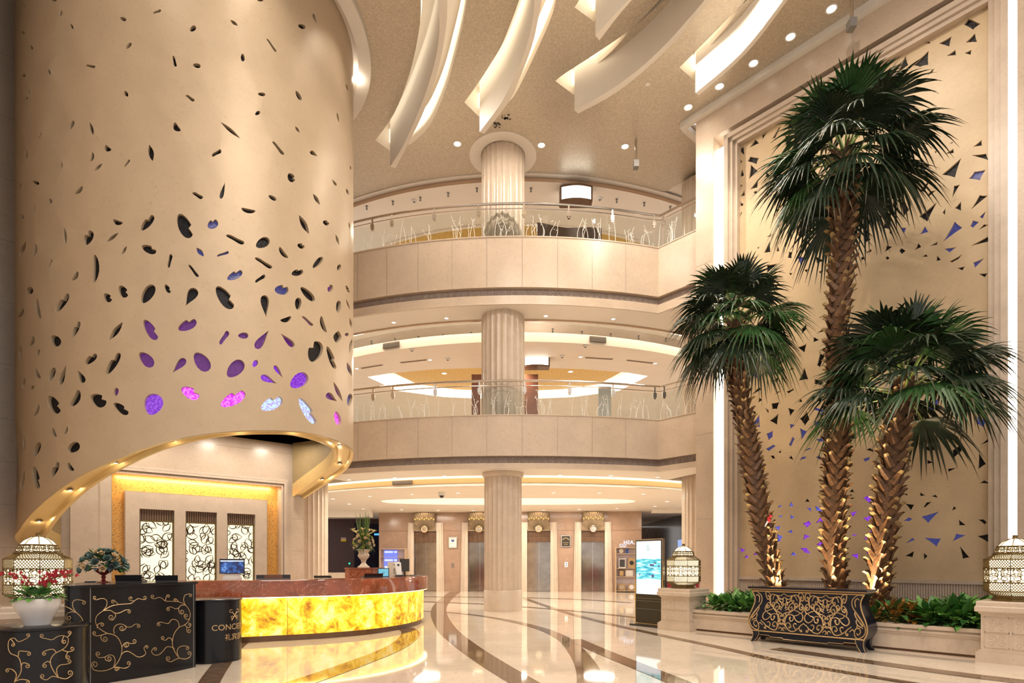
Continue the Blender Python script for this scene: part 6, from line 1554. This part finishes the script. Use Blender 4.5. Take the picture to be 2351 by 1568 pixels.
for k in range(8):
    a = k * .785; cx_, cz_ = .39 + .022 * math.cos(a), 1.80 + .022 * math.sin(a); b.tube([(cx_ + .008 * math.cos(q), -.032, cz_ + .008 * math.sin(q)) for q in [1.05 * j for j in range(7)]], .003, 3)
b.build('round_logo', LOGO, scr, smooth=0, fix=False)
b = MB(); b.box(.32, .46, -.0325, -.030, 1.735, 1.745); b.box(.35, .43, -.0325, -.030, 1.695, 1.703); b.build('text_lines', LOGO, scr, smooth=0)
b = MB()
for z in (.62, .56, .38): b.box(.03, .77, -.028, -.026, z, z + .006)
b.build('trim_lines', GREY_P, t, smooth=0)
RED_V = mat('red_upholstery', (.36, .02, .025), .6, noise=(10, .2)); BLUE_V = mat('blue_violet_skirt', (.05, .045, .16), .7)
cl = PR(-6.0, 12.75) ; cl = Vector((4.06, 14.05, 0))
t = thing('armchair', 'red armchair half hidden behind the left lantern pedestal', 'chair', cl, R_(-30))
b = MB(); b.box(-.34, .34, -.34, .34, .18, .44); b.build('seat', RED_V, t)
b = MB(); b.add([(-.36, .22, .44), (.36, .22, .44), (.40, .36, 1.08), (-.40, .36, 1.08), (-.36, .32, .44), (.36, .32, .44), (.40, .46, 1.10), (-.40, .46, 1.10)], [(0, 1, 2, 3), (5, 4, 7, 6), (3, 2, 6, 7), (0, 3, 7, 4), (1, 5, 6, 2), (0, 4, 5, 1)]); b.build('backrest', RED_V, t, smooth=0)
for s in (-1, 1):
    b = MB(); b.box(min(s * .34, s * .44), max(s * .34, s * .44), -.34, .3, .18, .64); b.build('armrest', RED_V, t, smooth=0)
    for y in (-.28, .26):
        b = MB(); b.tube([(s * .3, y, 0), (s * .3, y, .18)], .025, 8); b.build('leg', WALNUT, t)

# ================================================================== THINGS ON THE DESKS
def pot_and_orchid():
    p = Vector((-4.93, 6.02, .798)); t = thing('potted_orchid', 'red sprigs over green leaves in a white flared pot on the low black stand', 'potted plant', p)
    b = MB(); b.lathe([(.11, 0), (.115, .02), (.135, .08), (.175, .15), (.20, .21), (.205, .27), (.195, .275), (.185, .26), (.001, .24)], 32); b.build('pot', WHITE, t)
    rnd = random.Random(6); b = MB()
    for i in range(46):
        a = rnd.uniform(0, 6.283); el = rnd.uniform(-.1, 1.1); d = Vector((math.cos(a) * math.cos(el), math.sin(a) * math.cos(el), math.sin(el))); leaf(b, Vector((math.cos(a) * .05, math.sin(a) * .05, .26)) + d * rnd.uniform(.03, .12), d, Vector((0, 0, 1)), rnd.uniform(.09, .15), .085, .4, rnd.randrange(2))
    b.build('leaves', [LEAF_D, LEAF_G], t, smooth=60, fix=False)
    st = MB(); petals = []
    for i in range(15):
        a = rnd.uniform(0, 6.283); ln = rnd.uniform(.25, .44); P = []
        for k in range(8): q = k / 7; P.append(Vector((math.cos(a) * ln * q * (.55 + .4 * q), math.sin(a) * ln * .45 * q * (.55 + .4 * q), .26 + .43 * q - .16 * q ** 2.4)))
        st.tube(P, .003, 3)
        for k in range(5): petals.append(P[3 + k % 5] + Vector((rnd.uniform(-.03, .03), rnd.uniform(-.03, .03), rnd.uniform(-.02, .03))))
    st.build('sprig_stems', STEMM, t, fix=False)
    M = mat('crimson_petal', (.42, .012, .035), .5)
    for c in petals:
        b = MB()
        for k in range(5):
            a = k * 1.2566 + rnd.uniform(-.2, .2); d = Vector((math.cos(a), rnd.uniform(-.5, .5), math.sin(a))); leaf(b, c, d, Vector((0, -1, .3)), .026, .018, .2, 0, 2)
        b.build('blossom', M, t, smooth=60, fix=False)
pot_and_orchid()
def rose(b, c, r, mi, rnd):
    c = Vector(c); n = c.normalized() if c.length else Vector((0, 0, 1))
    for ring, (cnt, rr, el) in enumerate(((5, 1.0, .25), (5, .75, .6), (4, .5, 1.0), (3, .3, 1.3))):
        for k in range(cnt):
            a = 6.283 * k / cnt + ring * .5; t1 = n.orthogonal().normalized(); t2 = n.cross(t1)
            d = (t1 * math.cos(a) + t2 * math.sin(a)) * math.cos(el) + n * math.sin(el)
            leaf(b, c + n * r * .1, d, n, r * (rr * .55 + .5), r * .95, -.55, mi, 3, .3)
    return b
CR = mat('cream_rose', (.74, .56, .34), .55); TEAL = mat('teal_rose', (.15, .24, .22), .55, noise=(20, .3)); SLATE = mat('slate_blue_leaf', (.06, .09, .12), .55); CRIM = mat('red_glass_bowl', (.22, .02, .015), .08, coat=.6)
def bowl_flowers():
    p = Vector((-5.32, 7.55, 1.181)); t = thing('flower_bowl', 'domed teal and cream rose arrangement in a footed red bowl on the tall desk', 'flower arrangement', p); rnd = random.Random(9)
    b = MB(); b.lathe([(.085, 0), (.08, .012), (.03, .025), (.018, .05), (.03, .075), (.018, .09), (.05, .115), (.10, .15), (.115, .185), (.10, .19), (.001, .16)], 24); b.build('bowl', CRIM, t)
    b = MB()
    for i in range(170):
        a = rnd.uniform(0, 6.283); el = rnd.uniform(-.15, 1.5); d = Vector((math.cos(a) * math.cos(el), math.sin(a) * math.cos(el), math.sin(el) * .85)); leaf(b, Vector((0, 0, .20)) + d * rnd.uniform(.10, .22), d + Vector((rnd.uniform(-.5, .5), rnd.uniform(-.5, .5), rnd.uniform(-.5, .3))), Vector((0, 0, 1)), .11, .05, .3, rnd.randrange(3), 3)
    b.build('foliage', [SLATE, TEAL, LEAF_D], t, smooth=60, fix=False)
    for i in range(34):
        q = (i + .5) / 34; a = i * 2.4; el = R_(88 - 100 * q); d = Vector((math.cos(a) * math.cos(el), math.sin(a) * math.cos(el), math.sin(el) * .82)); b = MB(); c = i % 3 == 1
        d2 = d * .225; rose(b, d2, .055 if c else .064, 0, rnd); b.v = [(x, y, z + .20) for x, y, z in b.v]; o = b.build('rose', CR if c else TEAL, t, smooth=60, fix=False); 
bowl_flowers()
def urn():
    p = Vector((-3.86, 15.08, 1.301)); t = thing('flower_urn', 'white classical urn with white roses, lilies and tall green blades', 'flower arrangement', p); rnd = random.Random(12)
    b = MB(); b.lathe([(.155, 0), (.15, .03), (.10, .06), (.055, .12), (.05, .15), (.075, .17), (.06, .185), (.10, .23), (.145, .29), (.15, .33), (.12, .37), (.125, .41), (.17, .46), (.18, .48), (.16, .48), (.001, .42)], 28); b.build('urn', STONE_L, t)
    b = MB()
    for i in range(150):
        a = rnd.uniform(0, 6.283); el = rnd.uniform(-.5, 1.2); d = Vector((math.cos(a) * math.cos(el), math.sin(a) * math.cos(el), math.sin(el))); leaf(b, Vector((0, 0, .58)) + d * rnd.uniform(.05, .17), d + Vector((0, 0, rnd.uniform(-.6, .3))), Vector((0, 0, 1)), rnd.uniform(.10, .2), .04, .5, rnd.randrange(2), 3)
    b.build('foliage', [LEAF_D, mat('olive_leaf', (.16, .17, .04), .5)], t, smooth=60, fix=False)
    for i in range(26):
        q = (i + .5) / 26; a = i * 2.4; el = R_(70 - 95 * q); d = Vector((math.cos(a) * math.cos(el), math.sin(a) * math.cos(el), math.sin(el))); b = MB(); rose(b, d * .235, .06, 0, rnd); b.v = [(x, y, z + .62) for x, y, z in b.v]
        b.build('rose', mat('lime_rose', (.42, .44, .10), .5) if i == 2 else (bpy.data.materials['lime_rose'] if i % 3 == 2 else CR), t, smooth=60, fix=False)
    b = MB()
    for i in range(34):
        a = rnd.uniform(0, 6.283); sp = rnd.uniform(.05, .30); b.add([], []); leaf(b, Vector((.05 * math.cos(a), .05 * math.sin(a), .6)), Vector((sp * math.cos(a), sp * math.sin(a), 1)), Vector((math.cos(a), math.sin(a), 0)), rnd.uniform(.65, .92), .035, .04, 0, 4)
    b.build('blades', mat('blade_leaf', (.09, .16, .03), .45, noise=(10, .3)), t, smooth=60, fix=False)
    LIL = mat('ivory_lily', (.72, .62, .30), .5)
    for i in range(9):
        a = 6.283 * i / 9; c = Vector((.26 * math.cos(a), .26 * math.sin(a), .93 + rnd.uniform(-.03, .04))); b = MB()
        b.tube([Vector((0, 0, .6)), c * .6 + Vector((0, 0, .32)), c], .006, 4)
        for k in range(6):
            q = k * 1.047; d = Vector((math.cos(q) * .8 + math.cos(a) * .3, math.sin(q) * .8 + math.sin(a) * .3, .75)); leaf(b, c, d, Vector((0, 0, 1)), .12, .028, .25, 0, 3)
        b.build('lily', LIL, t, smooth=60, fix=False)
urn()
def on_top(u, Y, z): return Vector(((u - CU) / F * Y, Y, z))
# blue-screened terminal
p = on_top(532, 10.72, 1.1215); t = thing('computer_terminal', 'white terminal with a glowing blue screen on the reception counter', 'computer', p, R_(20))
b = MB(); b.prism_y([(-.16, 0), (.17, 0), (.12, .13), (-.11, .13)], -.02, .12); b.build('stand', WHITE_P, t, smooth=0)
b = MB(); b.box(-.20, .22, -.04, 0, .11, .385); s_ = b.build('housing', DARK_P, t, smooth=0)
b = MB(); b.box(-.185, .205, -.044, -.04, .125, .36)
m, nt, b_ = nodes('street_picture'); tc = nt.nodes.new('ShaderNodeTexCoord'); n = nt.nodes.new('ShaderNodeTexNoise'); n.inputs['Scale'].default_value = 14; n.inputs['Detail'].default_value = 5; nt.links.new(tc.outputs['Object'], n.inputs[0])
rp = nt.nodes.new('ShaderNodeValToRGB'); e = rp.color_ramp.elements; e[0].position = .42; e[0].color = (.003, .015, .08, 1); e[1].position = .80; e[1].color = (.35, .55, .9, 1); k = e.new(.60); k.color = (.03, .12, .40, 1); nt.links.new(n.outputs[0], rp.inputs[0]); nt.links.new(rp.outputs[0], b_.inputs['Emission Color']); b_.inputs['Emission Strength'].default_value = 1.0; b_.inputs['Base Color'].default_value = (.02, .02, .02, 1)
b.build('screen', m, s_, smooth=0)
b = MB(); b.box(-.185, .205, -.046, -.044, .335, .355); b.build('title_bar', emat('screen_white', (.8, .9, 1), 1.0), s_, smooth=0)
b = MB(); b.box(-.15, .1, -.12, -.05, 0, .012); b.build('card_reader', WHITE_P, t, smooth=0)
def laptop(name, label, p, w_, d_, h, rz=0, m=DARK_P):
    t = thing(name, label, 'desk device', p, rz)
    b = MB(); b.box(-w_ / 2, w_ / 2, -d_ / 2, d_ / 2, 0, .018); b.build('base', m, t, smooth=0)
    b = MB(); b.add([(-w_ / 2, -d_ / 2, .018), (w_ / 2, -d_ / 2, .018), (w_ / 2, -d_ / 2 - .03, h), (-w_ / 2, -d_ / 2 - .03, h), (-w_ / 2, -d_ / 2 + .02, .018), (w_ / 2, -d_ / 2 + .02, .018), (w_ / 2, -d_ / 2 - .015, h), (-w_ / 2, -d_ / 2 - .015, h)], [(0, 1, 2, 3), (5, 4, 7, 6), (3, 2, 6, 7), (0, 3, 7, 4), (1, 5, 6, 2), (0, 4, 5, 1)]); b.build('lid', m, t, smooth=0); return t
laptop('laptop', 'black laptop seen from behind on the tall desk beside the flower bowl', Vector((-5.0, 7.62, 1.181)), .30, .20, .10, R_(15))
laptop('laptop', 'black laptop seen from behind near the right end of the tall desk', Vector((-4.68, 7.86, 1.181)), .26, .18, .09, R_(30))
p = on_top(628, 10.95, 1.1215); t = thing('desk_organizer', 'low black tray with a wooden inset on the reception counter', 'tray', p, R_(22))
b = MB(); b.box(-.30, .30, -.10, .12, 0, .012); b.build('mat', GREY_P, t, smooth=0)
b = MB(); b.box(-.30, .30, .0, .10, .012, .085); b.build('box', DARK_P, t, smooth=0)
b = MB(); b.box(-.16, .16, -.012, 0, .02, .08); b.build('wooden_inset', WOOD_R, t, smooth=0)
p = on_top(742, 11.9, 1.1215); t = laptop('handset', 'black telephone lying on the counter before the red marble block', p, .34, .16, .05, R_(10))
p = on_top(853, 12.3, 1.1215); t = laptop('flat_tray', 'flat black tray on the counter in front of the tablet', p, .42, .2, .085, R_(38))
p = on_top(880, 12.75, 1.1215); t = thing('tablet', 'black-framed tablet with a pale blue screen on the counter', 'tablet', p, R_(30))
b = MB(); b.box(-.13, .13, -.01, .01, 0, .19); b.build('case', DARK_P, t, smooth=0)
b = MB(); b.box(-.11, .11, -.014, -.01, .015, .175); b.build('screen', emat('cyan_screen', (.22, .62, .78), .75), t, smooth=0)
b = MB(); b.box(-.03, .03, -.016, -.014, .10, .106); b.box(-.025, .025, -.016, -.014, .08, .085); b.build('text_lines', DARK_P, t, smooth=0)
b = MB(); b.box(-.08, .08, .01, .08, 0, .01); b.build('foot', DARK_P, t, smooth=0)
p = on_top(903, 13.5, 1.1215); t = thing('counter_sign', 'beige standing sign card on the counter behind the tablet', 'sign', p, R_(35))
b = MB(); b.box(-.14, .14, -.006, .006, .0, .33); b.build('card', CREAM, t, smooth=0)
vs, fs = text_mesh('团', .07, .001); b = MB(); b.add([(q.x + .03, -.008 - q.z, q.y + .14) for q in vs], fs); vs, fs = text_mesh('队', .07, .001); b.add([(q.x + .03, -.008 - q.z, q.y + .07) for q in vs], fs); b.box(-.02, .07, -.008, -.006, .26, .268); b.build('lettering', DARK_P, t, smooth=0)
b = MB(); b.box(-.10, .10, .0, .10, -.0005, .008); b.build('foot', CREAM, t, smooth=0)
p = on_top(929, 13.75, 1.1215); t = thing('monitor', 'black monitor turned away at the right end of the counter', 'computer', p, R_(62))
b = MB(); b.box(-.16, .16, -.015, .015, .10, .40); b.build('panel', DARK_P, t, smooth=0)
b = MB(); b.box(-.03, .03, -.01, .01, 0, .2); b.box(-.09, .09, -.07, .07, 0, .012); b.build('stand', DARK_P, t, smooth=0)
p = on_top(916, 13.15, 1.1215); t = thing('desk_phone', 'white desk telephone standing upright on the counter before the monitor', 'telephone', p, R_(35))
b = MB(); b.add([(-.06, -.03, .03), (.06, -.03, .03), (.075, .06, .31), (-.075, .06, .31), (-.06, .03, .03), (.06, .03, .03), (.07, .09, .32), (-.07, .09, .32)], [(0, 1, 2, 3), (5, 4, 7, 6), (3, 2, 6, 7), (0, 3, 7, 4), (1, 5, 6, 2), (0, 4, 5, 1)]); b.build('handset', WHITE_P, t, smooth=0)
b = MB(); b.box(-.07, .07, -.06, .08, 0, .035); b.build('base', DARK_P, t, smooth=0)
b = MB(); b.box(-.025, .025, .03, .036, .24, .28); b.build('display', DARK_P, t, smooth=0)
p = on_top(952, 13.9, 1.1215); t = thing('blotter', 'dark flat blotter lying at the rounded end of the counter', 'blotter', p, R_(60))
b = MB(); b.box(-.22, .16, -.12, .12, 0, .008); b.build('pad', GREY_P, t, smooth=0)
b = MB(); b.box(-.16, .02, -.04, .02, .008, .022); b.build('remote', DARK_P, t, smooth=0)
p = on_top(170, 7.45, 1.181); p = Vector((-5.52, 7.72, 1.181)); t = thing('book', 'thin pale book lying on the tall desk left of the flower bowl', 'book', p, R_(20))
b = MB(); b.box(-.12, .12, -.08, .08, 0, .015); b.build('cover', DARK_P, t, smooth=0)
b = MB(); b.box(-.115, .118, -.076, .076, .015, .018); b.build('pages', WHITE_P, t, smooth=0)
